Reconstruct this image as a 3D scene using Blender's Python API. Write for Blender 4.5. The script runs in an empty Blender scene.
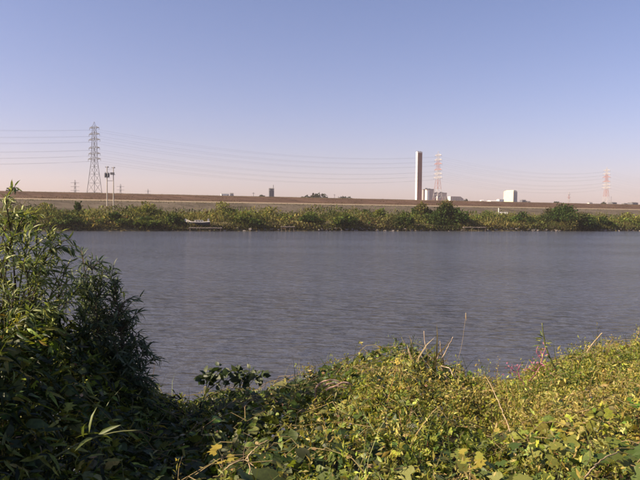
import bpy, math, random
import numpy as np
from mathutils import Vector, Matrix

rng = np.random.default_rng(7)
random.seed(7)
R = math.radians
sc = bpy.context.scene
col = sc.collection

# ------------------------------------------------------------------ camera, sky, sun, exposure
EYE = 4.5
cam_d = bpy.data.cameras.new('camera')
cam = bpy.data.objects.new('camera', cam_d)
col.objects.link(cam)
cam_d.sensor_width = 36.0
cam_d.lens = 36.0
cam_d.clip_start = 0.05
cam_d.clip_end = 12000
PITCH = -math.atan(25.8 / 640)
ROLL = 0.011
cam.matrix_world = (Matrix.Translation((0, 0, EYE)) @ Matrix.Rotation(R(90) + PITCH, 4, 'X')
                    @ Matrix.Rotation(ROLL, 4, 'Z'))
sc.camera = cam

SUN_EL = R(32)
SUN_AZ = (-0.97, -0.22)                       # horizontal direction towards the sun: left, a little behind
az_n = math.hypot(*SUN_AZ)
sun_dir = Vector((SUN_AZ[0] / az_n * math.cos(SUN_EL), SUN_AZ[1] / az_n * math.cos(SUN_EL), math.sin(SUN_EL)))

world = bpy.data.worlds.new('World')
sc.world = world
world.use_nodes = True
wn, wl = world.node_tree.nodes, world.node_tree.links
bg = wn['Background']
sky = wn.new('ShaderNodeTexSky')
sky.sky_type = 'NISHITA'
sky.sun_disc = False
sky.sun_elevation = SUN_EL
sky.sun_rotation = math.atan2(SUN_AZ[0], SUN_AZ[1])
sky.altitude = 0
sky.air_density = 1.0
sky.dust_density = 0.9
sky.ozone_density = 2.5
tint = wn.new('ShaderNodeMix')
tint.data_type = 'RGBA'
tint.blend_type = 'MULTIPLY'
tint.inputs['Factor'].default_value = 1.0
wtc = wn.new('ShaderNodeTexCoord')
wsep = wn.new('ShaderNodeSeparateXYZ')
wl.new(wtc.outputs['Generated'], wsep.inputs['Vector'])
wramp = wn.new('ShaderNodeValToRGB')
wramp.color_ramp.elements[0].position = 0.0
wramp.color_ramp.elements[0].color = (1.2, 0.9, 1.03, 1)
wramp.color_ramp.elements[1].position = 0.34
wramp.color_ramp.elements[1].color = (1.05, 0.90, 1.05, 1)
wl.new(wsep.outputs['Z'], wramp.inputs['Fac'])
wl.new(wramp.outputs['Color'], tint.inputs['B'])
wl.new(sky.outputs['Color'], tint.inputs['A'])
wl.new(tint.outputs['Result'], bg.inputs['Color'])
bg.inputs['Strength'].default_value = 0.062

sun_d = bpy.data.lights.new('sun', 'SUN')
sun = bpy.data.objects.new('sun', sun_d)
col.objects.link(sun)
sun_d.energy = 5.0
sun_d.angle = R(0.5)
sun_d.color = (1.0, 0.83, 0.58)
sun.rotation_euler = (-sun_dir).to_track_quat('-Z', 'Y').to_euler()
sun.location = (-20, -10, 40)

vs = sc.view_settings
vs.view_transform = 'Standard'
vs.look = 'None'
vs.gamma = 1
vs.exposure = 1.18
sc.cycles.use_denoising = True
sc.cycles.max_bounces = 6
sc.cycles.transparent_max_bounces = 4
sc.cycles.volume_bounces = 0
sc.cycles.filter_width = 1.7

# ------------------------------------------------------------------ helpers
cR = cam.matrix_world.to_3x3()
cam_R = np.array(cR)


def at(px, py, D):
    """World point seen at photo pixel (px, py) at forward distance D (metres along +Y)."""
    d = cam_R @ np.array([(px - 320) / 640, -(py - 240) / 640, -1.0])
    k = D / d[1]
    return Vector((d[0] * k, D, EYE + d[2] * k))


def hor(px):
    return 214.2 + 0.011 * (px - 320)


UX, UY = 0.9225, 0.386            # direction along the river


def st(x, y):
    return x * UX + y * UY, -x * UY + y * UX


def xy(s, t):
    return s * UX - t * UY, s * UY + t * UX


_tab = rng.random((256, 256))


def vnoise(x, y):
    x = np.asarray(x, float)
    y = np.asarray(y, float)
    xi, yi = np.floor(x).astype(int), np.floor(y).astype(int)
    fx, fy = x - xi, y - yi
    fx, fy = fx * fx * (3 - 2 * fx), fy * fy * (3 - 2 * fy)
    a = _tab[xi % 256, yi % 256]; b = _tab[(xi + 1) % 256, yi % 256]
    c = _tab[xi % 256, (yi + 1) % 256]; d = _tab[(xi + 1) % 256, (yi + 1) % 256]
    return (a * (1 - fx) + b * fx) * (1 - fy) + (c * (1 - fx) + d * fx) * fy - 0.5


def tag(o, label=None, cat=None, group=None, kind=None):
    if label: o['label'] = label
    if cat: o['category'] = cat
    if group: o['group'] = group
    if kind: o['kind'] = kind
    return o


def empty(name, loc, rz=0.0):
    o = bpy.data.objects.new(name, None)
    o.empty_display_size = 0.2
    col.objects.link(o)
    o.location = loc
    o.rotation_euler = (0, 0, rz)
    return o


def link(name, me, mat=None, parent=None):
    if mat is not None and not me.materials:
        me.materials.append(mat)
    o = bpy.data.objects.new(name, me)
    col.objects.link(o)
    if parent is not None:
        o.parent = parent
    return o


class MB:
    """Collects boxes, bars and tubes into one mesh."""

    def __init__(self):
        self.v, self.f = [], []

    def add(self, vs_, fs):
        n = len(self.v)
        self.v += [tuple(p) for p in vs_]
        self.f += [tuple(i + n for i in f) for f in fs]
        return self

    def box(self, cx, cy, cz, sx, sy, sz, rz=0.0, taper=1.0):
        c, s = math.cos(rz), math.sin(rz)
        pts = []
        for dz, k in ((-.5, 1.0), (.5, taper)):
            for dx, dy in ((-.5, -.5), (.5, -.5), (.5, .5), (-.5, .5)):
                x, y = dx * sx * k, dy * sy * k
                pts.append((cx + x * c - y * s, cy + x * s + y * c, cz + dz * sz))
        return self.add(pts, [(3, 2, 1, 0), (4, 5, 6, 7), (0, 1, 5, 4), (1, 2, 6, 5), (2, 3, 7, 6), (3, 0, 4, 7)])

    def tube(self, pts, rad, n=5, cap=True):
        pts = [Vector(p) for p in pts]
        rad = rad if isinstance(rad, (list, tuple)) else [rad] * len(pts)
        rings = []
        for i, p in enumerate(pts):
            d = (pts[min(i + 1, len(pts) - 1)] - pts[max(i - 1, 0)])
            d = d.normalized() if d.length > 1e-9 else Vector((0, 0, 1))
            a = d.cross(Vector((0.13, 0.21, 1)) if abs(d.z) < 0.97 else Vector((1, 0.1, 0))).normalized()
            b = d.cross(a)
            rings.append([p + (a * math.cos(2 * math.pi * k / n) + b * math.sin(2 * math.pi * k / n)) * rad[i]
                          for k in range(n)])
        fs = []
        for i in range(len(pts) - 1):
            for k in range(n):
                k2 = (k + 1) % n
                fs.append((i * n + k, i * n + k2, (i + 1) * n + k2, (i + 1) * n + k))
        if cap:
            fs.append(tuple(range(n - 1, -1, -1)))
            fs.append(tuple((len(pts) - 1) * n + k for k in range(n)))
        return self.add([q for r in rings for q in r], fs)

    def mesh(self, name, mat=None, smooth=False):
        me = bpy.data.meshes.new(name)
        me.from_pydata(self.v, [], self.f)
        if smooth:
            me.polygons.foreach_set('use_smooth', [True] * len(me.polygons))
        if mat is not None:
            me.materials.append(mat)
        me.update()
        return me

    def build(self, name, mat, parent=None, smooth=False):
        return link(name, self.mesh(name, mat, smooth), None, parent)


def tri_mesh(name, V, F, C=None, mat=None, smooth=False):
    V = np.asarray(V, np.float32)
    F = np.asarray(F, np.int32)
    me = bpy.data.meshes.new(name)
    me.vertices.add(len(V))
    me.vertices.foreach_set('co', V.ravel())
    k = F.shape[1]
    me.loops.add(F.size)
    me.loops.foreach_set('vertex_index', F.ravel())
    me.polygons.add(len(F))
    me.polygons.foreach_set('loop_start', np.arange(len(F), dtype=np.int32) * k)
    me.polygons.foreach_set('loop_total', np.full(len(F), k, np.int32))
    if smooth:
        me.polygons.foreach_set('use_smooth', np.ones(len(F), bool))
    if C is not None:
        a = me.attributes.new('tint', 'FLOAT_COLOR', 'POINT')
        cc = np.ones((len(V), 4), np.float32)
        cc[:, :3] = C
        a.data.foreach_set('color', cc.ravel())
    me.update(calc_edges=True)
    if mat is not None:
        me.materials.append(mat)
    return me


def norm(a):
    return a / np.maximum(np.linalg.norm(a, axis=-1, keepdims=True), 1e-9)


def frames(Y, N):
    Y = norm(Y)
    X = norm(np.cross(Y, N))
    N = np.cross(X, Y)
    return np.stack([X, Y, N], axis=-1)          # columns


def scatter(temp, P, Y, N, S, C):
    """Many copies of a leaf template -> V, F, C arrays."""
    tv, tf = temp
    M = frames(Y, N) * np.asarray(S)[:, None, None]
    V = np.einsum('nij,vj->nvi', M, tv) + np.asarray(P)[:, None, :]
    n, k = V.shape[:2]
    F = tf[None] + (np.arange(n) * k)[:, None, None]
    return V.reshape(-1, 3), F.reshape(-1, tf.shape[1]), np.repeat(C, k, axis=0)


def join(parts):
    Vs, Fs, Cs, o = [], [], [], 0
    for V, F, C in parts:
        Vs.append(V); Fs.append(F + o); Cs.append(C); o += len(V)
    return np.concatenate(Vs), np.concatenate(Fs), np.concatenate(Cs)


def T(v, f):
    return np.array(v, float), np.array(f, int)


# leaf templates, unit length along +Y
LANCE = T([(0, 0, 0), (.085, .3, .03), (0, .33, -.01), (-.085, .3, .03), (.07, .65, .0), (0, .68, -.04), (-.07, .65, .0), (0, 1, -.14)],
          [(0, 1, 2), (0, 2, 3), (1, 4, 5), (1, 5, 2), (2, 5, 6), (2, 6, 3), (4, 7, 5), (5, 7, 6)])
OVAL = T([(0, 0, 0), (.27, .25, .05), (0, .3, -.02), (-.27, .25, .05), (.3, .58, .03), (0, .6, -.04), (-.3, .58, .03), (0, 1, -.12)],
         [(0, 1, 2), (0, 2, 3), (1, 4, 5), (1, 5, 2), (2, 5, 6), (2, 6, 3), (4, 7, 5), (5, 7, 6)])
_pv = [(0, .12, 0)]
for ang, r, z in ((-128, .34, .0), (-98, .46, .03), (-72, .62, -.06), (-48, .52, .03), (-30, .80, -.06), (-15, .58, .02), (0, 1.0, -.1),
                  (15, .58, .02), (30, .80, -.06), (48, .52, .03), (72, .62, -.06), (98, .46, .03), (128, .34, .0)):
    _pv.append((math.sin(R(ang)) * r * .95, .12 + math.cos(R(ang)) * r * .88, z))
PALM = T(_pv, [(0, i + 1, i) for i in range(1, 13)])
SMALL = T([(0, 0, 0), (.22, .5, .06), (0, 1, -.06), (-.22, .5, .06)], [(0, 1, 2), (0, 2, 3)])
BLADE = T([(-.012, 0, 0), (.012, 0, 0), (-.011, .45, .05), (.011, .45, .05), (-.007, .8, -.02), (.007, .8, -.02), (0, 1, -.14)],
          [(0, 1, 3), (0, 3, 2), (2, 3, 5), (2, 5, 4), (4, 5, 6)])
CLUMP = T([(0, 0, 0), (.42, .35, .12), (.15, 1, -.1), (-.36, .6, .14), (-.05, .5, -.1)],
          [(0, 1, 4), (1, 2, 4), (4, 2, 3), (0, 4, 3)])


def jitter_col(base, n, sv=.25, sh=.12):
    base = np.asarray(base, float)
    v = np.exp(rng.normal(0, sv, (n, 1)))
    h = np.exp(rng.normal(0, sh, (n, 3)))
    return np.clip(base * v * h, 0.004, 0.6)


def rand_dir(n, up=0.0, flat=1.0):
    d = rng.normal(size=(n, 3))
    d[:, 2] = d[:, 2] * flat + up
    return norm(d)


# ------------------------------------------------------------------ materials
MATS = {}


def new_mat(name):
    m = bpy.data.materials.new(name)
    m.use_nodes = True
    nt = m.node_tree
    return m, nt.nodes, nt.links, nt.nodes['Principled BSDF']


def plain(name, c, rough=.7, c2=None, scale=4.0, spec=.3, metal=0.0):
    """Base colour with procedural mottling between c and c2."""
    m, n, l, p = new_mat(name)
    p.inputs['Roughness'].default_value = rough
    p.inputs['Specular IOR Level'].default_value = spec
    p.inputs['Metallic'].default_value = metal
    c2 = c2 or tuple(x * .72 for x in c)
    tc = n.new('ShaderNodeTexCoord')
    nz = n.new('ShaderNodeTexNoise')
    nz.inputs['Scale'].default_value = scale
    nz.inputs['Detail'].default_value = 6
    l.new(tc.outputs['Object'], nz.inputs['Vector'])
    r = n.new('ShaderNodeValToRGB')
    r.color_ramp.elements[0].position = .35
    r.color_ramp.elements[0].color = (*c2, 1)
    r.color_ramp.elements[1].position = .65
    r.color_ramp.elements[1].color = (*c, 1)
    l.new(nz.outputs['Fac'], r.inputs['Fac'])
    l.new(r.outputs['Color'], p.inputs['Base Color'])
    MATS[name] = m
    return m


def leaf_mat(name, rough=.5, trans=.35, spec=.35):
    m, n, l, p = new_mat(name)
    a = n.new('ShaderNodeAttribute')
    a.attribute_name = 'tint'
    p.inputs['Roughness'].default_value = rough
    p.inputs['Specular IOR Level'].default_value = spec
    tcl = n.new('ShaderNodeTexCoord')
    nl = n.new('ShaderNodeTexNoise')
    nl.inputs['Scale'].default_value = 45
    nl.inputs['Detail'].default_value = 3
    l.new(tcl.outputs['Object'], nl.inputs['Vector'])
    rl = n.new('ShaderNodeMapRange')
    rl.inputs['From Min'].default_value = .3
    rl.inputs['From Max'].default_value = .7
    rl.inputs['To Min'].default_value = .68
    rl.inputs['To Max'].default_value = 1.28
    l.new(nl.outputs['Fac'], rl.inputs['Value'])
    vm = n.new('ShaderNodeVectorMath')
    vm.operation = 'SCALE'
    l.new(a.outputs['Color'], vm.inputs[0])
    l.new(rl.outputs['Result'], vm.inputs['Scale'])
    l.new(vm.outputs['Vector'], p.inputs['Base Color'])
    tr = n.new('ShaderNodeBsdfTranslucent')
    br = n.new('ShaderNodeMix')
    br.data_type = 'RGBA'
    br.blend_type = 'MULTIPLY'
    br.inputs['Factor'].default_value = 1
    br.inputs['B'].default_value = (1.25, 1.2, .6, 1)
    l.new(vm.outputs['Vector'], br.inputs['A'])
    l.new(br.outputs['Result'], tr.inputs['Color'])
    mx = n.new('ShaderNodeMixShader')
    mx.inputs['Fac'].default_value = trans
    l.new(p.outputs['BSDF'], mx.inputs[1])
    l.new(tr.outputs['BSDF'], mx.inputs[2])
    l.new(mx.outputs['Shader'], n['Material Output'].inputs['Surface'])
    MATS[name] = m
    return m


leaf = leaf_mat('leaf')
dryleaf = leaf_mat('dry_leaf', .8, .2, .1)
farleaf = leaf_mat('far_leaf', .8, .25, .05)
straw = plain('straw', (.42, .33, .20), .8, (.26, .18, .10), 30)
bleached = plain('bleached_wood', (.50, .40, .31), .75, (.28, .20, .15), 18)
driftm = plain('dry_stick', (.48, .34, .27), .85, (.2, .12, .09), 40)
bark = plain('bark', (.12, .09, .06), .9, (.06, .045, .03), 20)
greenstem = plain('green_stem', (.12, .13, .045), .6, (.07, .08, .03), 12)
vinestem = plain('vine_stem', (.22, .15, .08), .8, (.12, .11, .04), 3)
pinkstem = plain('pink_stem', (.38, .13, .20), .6, (.26, .08, .13), 20)
white = plain('white_paint', (.80, .78, .74), .55, (.66, .64, .60), 1.2)
cream = plain('cream_wall', (.74, .65, .47), .7, (.64, .56, .40), .2)
pinkgrey = plain('pinkish_wall', (.42, .34, .31), .8, (.36, .29, .27), .1)
redbrown = plain('redbrown_panel', (.21, .065, .048), .8, (.15, .05, .04), .12)
grey = plain('grey_wall', (.33, .32, .33), .8, (.27, .26, .27), .2)
darkgrey = plain('dark_wall', (.12, .12, .14), .7, (.09, .09, .11), .3)
roofgrey = plain('roof_grey', (.20, .19, .19), .8, (.15, .14, .14), .4)
glass = plain('window_glass', (.04, .05, .06), .15, (.03, .035, .04), 1, .5)
steel = plain('galvanised_steel', (.15, .15, .165), .6, (.11, .11, .125), .5, .4, .0)
wire_m = plain('conductor', (.10, .10, .11), .6, (.08, .08, .09), .1)
porcelain = plain('porcelain', (.16, .14, .13), .4, (.12, .1, .1), 2)
pathmat = plain('beige_path', (.27, .21, .145), .9, (.2, .155, .105), 1.5)
concrete = plain('concrete', (.46, .41, .36), .85, (.36, .32, .28), 1.5)
rock_m = plain('rock', (.30, .26, .23), .9, (.14, .12, .105), 1.6)
boatwhite = plain('weathered_white', (.52, .49, .46), .7, (.34, .31, .29), 2.5)
hull_m = plain('hull_paint', (.05, .055, .075), .5, (.035, .04, .05), 2)
rust_m = plain('rust_red', (.30, .075, .055), .8, (.2, .06, .05), 3)
plank_m = plain('weathered_plank', (.36, .30, .26), .9, (.22, .18, .15), 3)
postwood = plain('wet_post', (.10, .075, .06), .9, (.06, .05, .04), 5)

# red and white banded paint for the far masts
m, n, l, p = new_mat('banded_paint')
p.inputs['Roughness'].default_value = .6
tc = n.new('ShaderNodeTexCoord'); sp = n.new('ShaderNodeSeparateXYZ')
l.new(tc.outputs['Object'], sp.inputs['Vector'])
mm = n.new('ShaderNodeMath'); mm.operation = 'MULTIPLY'; mm.inputs[1].default_value = 1 / 19.2
l.new(sp.outputs['Z'], mm.inputs[0])
fr = n.new('ShaderNodeMath'); fr.operation = 'FRACT'; l.new(mm.outputs[0], fr.inputs[0])
gt = n.new('ShaderNodeMath'); gt.operation = 'GREATER_THAN'; gt.inputs[1].default_value = .5
l.new(fr.outputs[0], gt.inputs[0])
mx = n.new('ShaderNodeMix'); mx.data_type = 'RGBA'
mx.inputs['A'].default_value = (.48, .44, .43, 1); mx.inputs['B'].default_value = (.40, .20, .17, 1)
l.new(gt.outputs[0], mx.inputs['Factor']); l.new(mx.outputs['Result'], p.inputs['Base Color'])
banded = m

# ground: dark soil and litter, mown dry grass on the levee
m, n, l, p = new_mat('earth')
p.inputs['Roughness'].default_value = .95
p.inputs['Specular IOR Level'].default_value = .1
a = n.new('ShaderNodeAttribute'); a.attribute_name = 'tint'
tc = n.new('ShaderNodeTexCoord')
mp = n.new('ShaderNodeMapping'); mp.inputs['Rotation'].default_value = (0, 0, -math.atan2(UY, UX)); mp.inputs['Scale'].default_value = (.35, 1, 1)
l.new(tc.outputs['Object'], mp.inputs['Vector'])
n1 = n.new('ShaderNodeTexNoise'); n1.inputs['Scale'].default_value = .35; n1.inputs['Detail'].default_value = 9; n1.inputs['Roughness'].default_value = .7
l.new(mp.outputs['Vector'], n1.inputs['Vector'])
rp = n.new('ShaderNodeMapRange'); rp.inputs['From Min'].default_value = .3; rp.inputs['From Max'].default_value = .7
rp.inputs['To Min'].default_value = .5; rp.inputs['To Max'].default_value = 1.5
l.new(n1.outputs['Fac'], rp.inputs['Value'])
mu = n.new('ShaderNodeVectorMath'); mu.operation = 'SCALE'
l.new(a.outputs['Vector'], mu.inputs[0]); l.new(rp.outputs['Result'], mu.inputs['Scale'])
l.new(mu.outputs['Vector'], p.inputs['Base Color'])
bp = n.new('ShaderNodeBump'); bp.inputs['Strength'].default_value = .6; bp.inputs['Distance'].default_value = .25
l.new(n1.outputs['Fac'], bp.inputs['Height']); l.new(bp.outputs['Normal'], p.inputs['Normal'])
earth = m

# river water
m, n, l, p = new_mat('river_water')
p.inputs['Base Color'].default_value = (.064, .067, .084, 1)
p.inputs['Roughness'].default_value = .10
p.inputs['IOR'].default_value = 1.333
tc = n.new('ShaderNodeTexCoord')
prev = None
for rot, scl, sc_, det, dist, stg in (
        (R(8), (.55, 1.5, 1), 1.15, 2.5, .60, 1.0),
        (R(-14), (.5, 1.3, 1), 3.6, 3, .10, 1.0),
        (R(4), (.3, 1.0, 1), .22, 3, .25, .6)):
    mp = n.new('ShaderNodeMapping')
    mp.inputs['Rotation'].default_value = (0, 0, rot)
    mp.inputs['Scale'].default_value = scl
    l.new(tc.outputs['Object'], mp.inputs['Vector'])
    nz = n.new('ShaderNodeTexNoise')
    nz.inputs['Scale'].default_value = sc_
    nz.inputs['Detail'].default_value = det
    nz.inputs['Roughness'].default_value = .55
    l.new(mp.outputs['Vector'], nz.inputs['Vector'])
    b = n.new('ShaderNodeBump')
    b.inputs['Strength'].default_value = stg
    b.inputs['Distance'].default_value = dist
    l.new(nz.outputs['Fac'], b.inputs['Height'])
    if prev is None:
        pz = n.new('ShaderNodeTexNoise'); pz.inputs['Scale'].default_value = .045; pz.inputs['Detail'].default_value = 3
        pm_ = n.new('ShaderNodeMapping'); pm_.inputs['Scale'].default_value = (.5, 1.2, 1)
        l.new(tc.outputs['Object'], pm_.inputs['Vector']); l.new(pm_.outputs['Vector'], pz.inputs['Vector'])
        pr = n.new('ShaderNodeMapRange'); pr.inputs['From Min'].default_value = .35; pr.inputs['From Max'].default_value = .65
        pr.inputs['To Min'].default_value = .28; pr.inputs['To Max'].default_value = 1.0
        l.new(pz.outputs['Fac'], pr.inputs['Value']); l.new(pr.outputs['Result'], b.inputs['Strength'])
    if prev is not None:
        l.new(prev.outputs['Normal'], b.inputs['Normal'])
    prev = b
l.new(prev.outputs['Normal'], p.inputs['Normal'])
water_m = m

# ------------------------------------------------------------------ the setting: ground, water, levee kerb
PROF = [(-6000, 3.2), (-60, 3.2), (-6, 3.0), (0, 2.75), (2.4, 2.68), (5, 2.25), (7, 1.8), (9, .8), (10.5, -.15), (13, -1.2), (22, -3), (145, -3),
        (154, -1.2), (158, -.05), (159.2, 1.0), (160.5, 1.55), (166, 1.9), (190, 2.3), (203, 2.7), (217.5, 7.85), (220.5, 8.55), (232, 10.85),
        (233, 11.0), (238, 11.0), (262, 3.0), (300, 3.0), (7000, 3.0)]
PT = np.array([a for a, _ in PROF]); PZ = np.array([b for _, b in PROF])


def ground_z(x, y):
    s, t = st(np.asarray(x, float), np.asarray(y, float))
    z = np.interp(t, PT, PZ)
    near = np.clip(1 - abs(t - 3) / 8, 0, 1)
    z = z + near * .16 * vnoise(np.asarray(x) * 1.1 + 40, np.asarray(y) * 1.1 + 9)
    wob = ((t > 153) & (t < 200))
    z = z + wob * (.35 * vnoise(s / 4 + 9, t / 3) + .5 * vnoise(s / 17, t / 9 + 31))
    return z


def axis(lst):
    out = []
    for a, b, step in lst:
        out += list(np.arange(a, b, step))
    out.append(lst[-1][1])
    return np.array(out)


ts = axis([(-6000, -100, 800), (-100, -8, 12), (-8, 14, .35), (14, 26, 2), (26, 144, 24), (144, 170, .8), (170, 204, 4), (204, 217.5, 3.375),
           (217.5, 240, 1.5), (240, 300, 8), (300, 7000, 900)])
ss = axis([(-7000, -200, 900), (-200, -14, 12), (-14, 20, .5), (20, 300, 3), (300, 600, 20), (600, 7000, 900)])
Sg, Tg = np.meshgrid(ss, ts)
Xg, Yg = xy(Sg, Tg)
Zg = ground_z(Xg, Yg)
nr, nc = Sg.shape
idx = np.arange(nr * nc).reshape(nr, nc)
F = np.stack([idx[:-1, :-1], idx[:-1, 1:], idx[1:, 1:], idx[1:, :-1]], -1).reshape(-1, 4)
Cg = np.zeros((nr, nc, 3))
Cg[:] = (.055, .045, .03)
Cg[Tg < 14] = (.045, .04, .022)
fl = (Tg >= 156) & (Tg < 204)
Cg[fl] = (.14, .115, .06)
lo = (Tg >= 203) & (Tg < 219.5)
Cg[lo] = (.105, .085, .066)
Cg[(Tg >= 203) & (Tg < 209)] = (.095, .093, .048)
up = (Tg >= 219.5) & (Tg < 232.5)
Cg[up] = (.095, .058, .042)
Cg[(Tg >= 232.5)] = (.13, .10, .06)
ground = link('ground', tri_mesh('ground', np.stack([Xg, Yg, Zg], -1).reshape(-1, 3), F, Cg.reshape(-1, 3), earth, True))
tag(ground, kind='structure')

# water sheet: between the banks
wv = []
for s_, t_ in ((-6500, 6.5), (6500, 6.5), (6500, 159.0), (-6500, 159.0)):
    wv.append((*xy(s_, t_), 0))
wm = MB().add(wv, [(0, 1, 2, 3)])
tag(wm.build('water', water_m), kind='structure')

# pale concrete edging of the berm path along the levee
km = MB()
for k_ in range(60):
    a0, a1 = -500 + k_ * 30, -500 + k_ * 30 + 30
    q = [(*xy(a0, 218.2), 8.06), (*xy(a1, 218.2), 8.06), (*xy(a1, 220.2), 8.53), (*xy(a0, 220.2), 8.53)]
    km.add(q + [(x, y, z - .5) for x, y, z in q], [(0, 1, 2, 3), (0, 4, 5, 1), (2, 6, 7, 3)])
tag(km.build('path', pathmat), kind='structure')

# ------------------------------------------------------------------ power pylons and wires
LAND = 3.0
ARM_Z = [62.6, 58.0, 53.9, 48.0, 43.8, 39.9]
ARM_L = [3.7, 4.1, 4.4, 4.0, 4.3, 4.6]
PYH = 67.0


def half(z):
    return float(np.interp(z, [0, 39, 63, 67], [5.0, 1.55, 1.0, .12]))


def pylon_meshes(mat, key):
    out = {}
    zs = [0, 8, 15.5, 22.5, 29, 34.5, 39, 43, 47, 51, 55, 59, 63]
    legs = []
    for sx, sy in ((-1, -1), (1, -1), (1, 1), (-1, 1)):
        legs.append(MB().tube([(sx * half(z), sy * half(z), z) for z in (0, 39, 63, 67)], [.24, .2, .15, .1], 4).mesh('pylon_leg', mat))
    br = MB()
    for z0, z1 in zip(zs[:-1], zs[1:]):
        a, b = half(z0), half(z1)
        cs0 = [(-a, -a), (a, -a), (a, a), (-a, a)]
        cs1 = [(-b, -b), (b, -b), (b, b), (-b, b)]
        for i in range(4):
            j = (i + 1) % 4
            br.tube([(*cs0[i], z0), (*cs1[j], z1)], .085, 3, False)
            br.tube([(*cs0[j], z0), (*cs1[i], z1)], .085, 3, False)
            br.tube([(*cs1[i], z1), (*cs1[j], z1)], .085, 3, False)
    arms, ins = [], []
    for z, L in zip(ARM_Z, ARM_L):
        a = half(z)
        for sx in (-1, 1):
            am = MB()
            im = MB()
            for sy in (-1, 1):
                am.tube([(sx * a, sy * a, z), (sx * (a + L), 0, z + .1)], .2, 4)
                am.tube([(sx * a, sy * a, z + 1.3), (sx * (a + L), 0, z + .1)], .16, 4)
            im.tube([(sx * (a + L - .1), 0, z + .05), (sx * (a + L - .1), 0, z - .7), (sx * (a + L - .1), 0, z - 1.5)], [.07, .14, .07], 5)
            arms.append(am.mesh('pylon_arm', mat))
            ins.append(im.mesh('pylon_insulator', porcelain))
    return legs, br.mesh('pylon_bracing', mat), arms, ins


def make_pylon(ms, loc, rz, label):
    t = empty('lattice_pylon', loc, rz)
    tag(t, label, 'pylon', 'power pylons carrying the wires')
    for me in ms[0]: link('leg', me, None, t)
    link('bracing', ms[1], None, t)
    for am, im in zip(ms[2], ms[3]):
        a = link('crossarm', am, None, t)
        link('insulator', im, None, a)
    return t


P1 = at(94.5, 200, 470); P2 = at(437.5, 200, 655); P3 = at(606, 200, 838)
spots = [(P1.x, P1.y), (P2.x, P2.y), (P3.x, P3.y)]
v12 = (spots[1][0] - spots[0][0], spots[1][1] - spots[0][1])
v23 = (spots[2][0] - spots[1][0], spots[2][1] - spots[1][1])
P0 = (spots[0][0] - v12[0], spots[0][1] - v12[1])
P4 = (spots[2][0] + v23[0], spots[2][1] + v23[1])
ang = math.atan2(v12[1], v12[0]) + math.pi / 2
grey_p = pylon_meshes(steel, 'g')
band_p = pylon_meshes(banded, 'b')
angs = [ang, math.atan2(.43, -.9), ang, ang, ang]
make_pylon(grey_p, (*spots[0], LAND), angs[1], 'tall grey lattice pylon behind the levee above the two utility poles')
make_pylon(band_p, (*spots[1], LAND), ang, 'red and white lattice pylon right behind the tall chimney')
make_pylon(band_p, (*spots[2], LAND), ang, 'red and white lattice pylon near the right edge of the view')
make_pylon(grey_p, (*P0, LAND), ang, 'grey lattice pylon beyond the left edge carrying the wires on')
make_pylon(band_p, (*P4, LAND), ang, 'red and white lattice pylon beyond the right edge carrying the wires on')

chain = [P0, *spots, P4]
span_txt = ['leaving the grey pylon to the left', 'between the grey pylon and the chimney', 'between the chimney pylon and the right pylon',
            'leaving the right pylon to the right']
lev_txt = ['highest', 'second highest', 'third highest', 'fourth highest', 'fifth highest', 'lowest']
ca, sa = math.cos(ang), math.sin(ang)
near_s = -1 if sa > 0 else 1
for k in range(4):
    (ax, ay), (bx, by) = chain[k], chain[k + 1]
    for li, (z, L) in enumerate(zip(ARM_Z, ARM_L)):
        off = half(z) + L - .1
        for sx in (-1, 1):
            pts = []
            for q in range(25):
                f = q / 24
                ox = math.cos(angs[k]) * (1 - f) + math.cos(angs[k + 1]) * f
                oy = math.sin(angs[k]) * (1 - f) + math.sin(angs[k + 1]) * f
                pts.append((ax + (bx - ax) * f + ox * off * sx, ay + (by - ay) * f + oy * off * sx,
                            LAND + z - 1.5 - 4 * 9.0 * f * (1 - f)))
            w = MB().tube(pts, .026, 4).build('power_wire', wire_m)
            tag(w, '%s of the two %s power wires %s' % ('nearer' if sx == near_s else 'farther', lev_txt[li], span_txt[k]), 'wire', 'power wires strung between the pylons')

# small far pylons: joined lattice, a few pixels wide
fp = MB()
for sx, sy in ((-1, -1), (1, -1), (1, 1), (-1, 1)):
    fp.tube([(sx * half(z), sy * half(z), z) for z in (0, 39, 63, 67)], .32, 4)
for z0, z1 in zip((0, 12, 23, 32, 39, 47, 55), (12, 23, 32, 39, 47, 55, 63)):
    for s_ in (-1, 1):
        for d in (-1, 1):
            fp.tube([(-s_ * half(z0), d * half(z0), z0), (s_ * half(z1), d * half(z1), z1)], .2, 3, False)
for z in (61, 53, 45):
    fp.tube([(-8.5, 0, z), (8.5, 0, z)], .35, 4)
fp_g = fp.mesh('far_pylon', steel)
fp_b = fp.mesh('far_pylon_banded', banded)
for px, py, me, lab in ((75, 180, fp_g, 'small far pylon left of the tall grey pylon'), (120.5, 184, fp_g, 'small far pylon just right of the two utility poles'),
                        (148, 189, fp_g, 'tiniest far pylon on the levee line right of the utility poles'),
                        (569, 192, fp_b, 'small red and white far mast left of the right pylon')):
    D = (PYH + LAND - EYE) * 640 / (hor(px) - py)
    q = at(px, py, D)
    o = link('far_pylon', me)
    o.location = (q.x, q.y, LAND)
    o.rotation_euler.z = .5
    tag(o, lab, 'pylon', 'far pylons on the skyline')


# ------------------------------------------------------------------ buildings behind the levee
def block(parent, name, mat, x, y, w, d, h, z0=0.0, par=.5, parmat=None, bevel=None):
    b = MB().box(x, y, z0 + h / 2, w, d, h).build(name, mat, parent)
    if par:
        pm = MB()
        for (cx, cy, sx, sy) in ((x, y - d / 2, w + .3, .3), (x, y + d / 2, w + .3, .3), (x - w / 2, y, .3, d - .3), (x + w / 2, y, .3, d - .3)):
            pm.box(cx, cy, z0 + h + par / 2 - .1, sx, sy, par)
        pm.build('parapet', parmat or mat, b)
    return b


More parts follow.
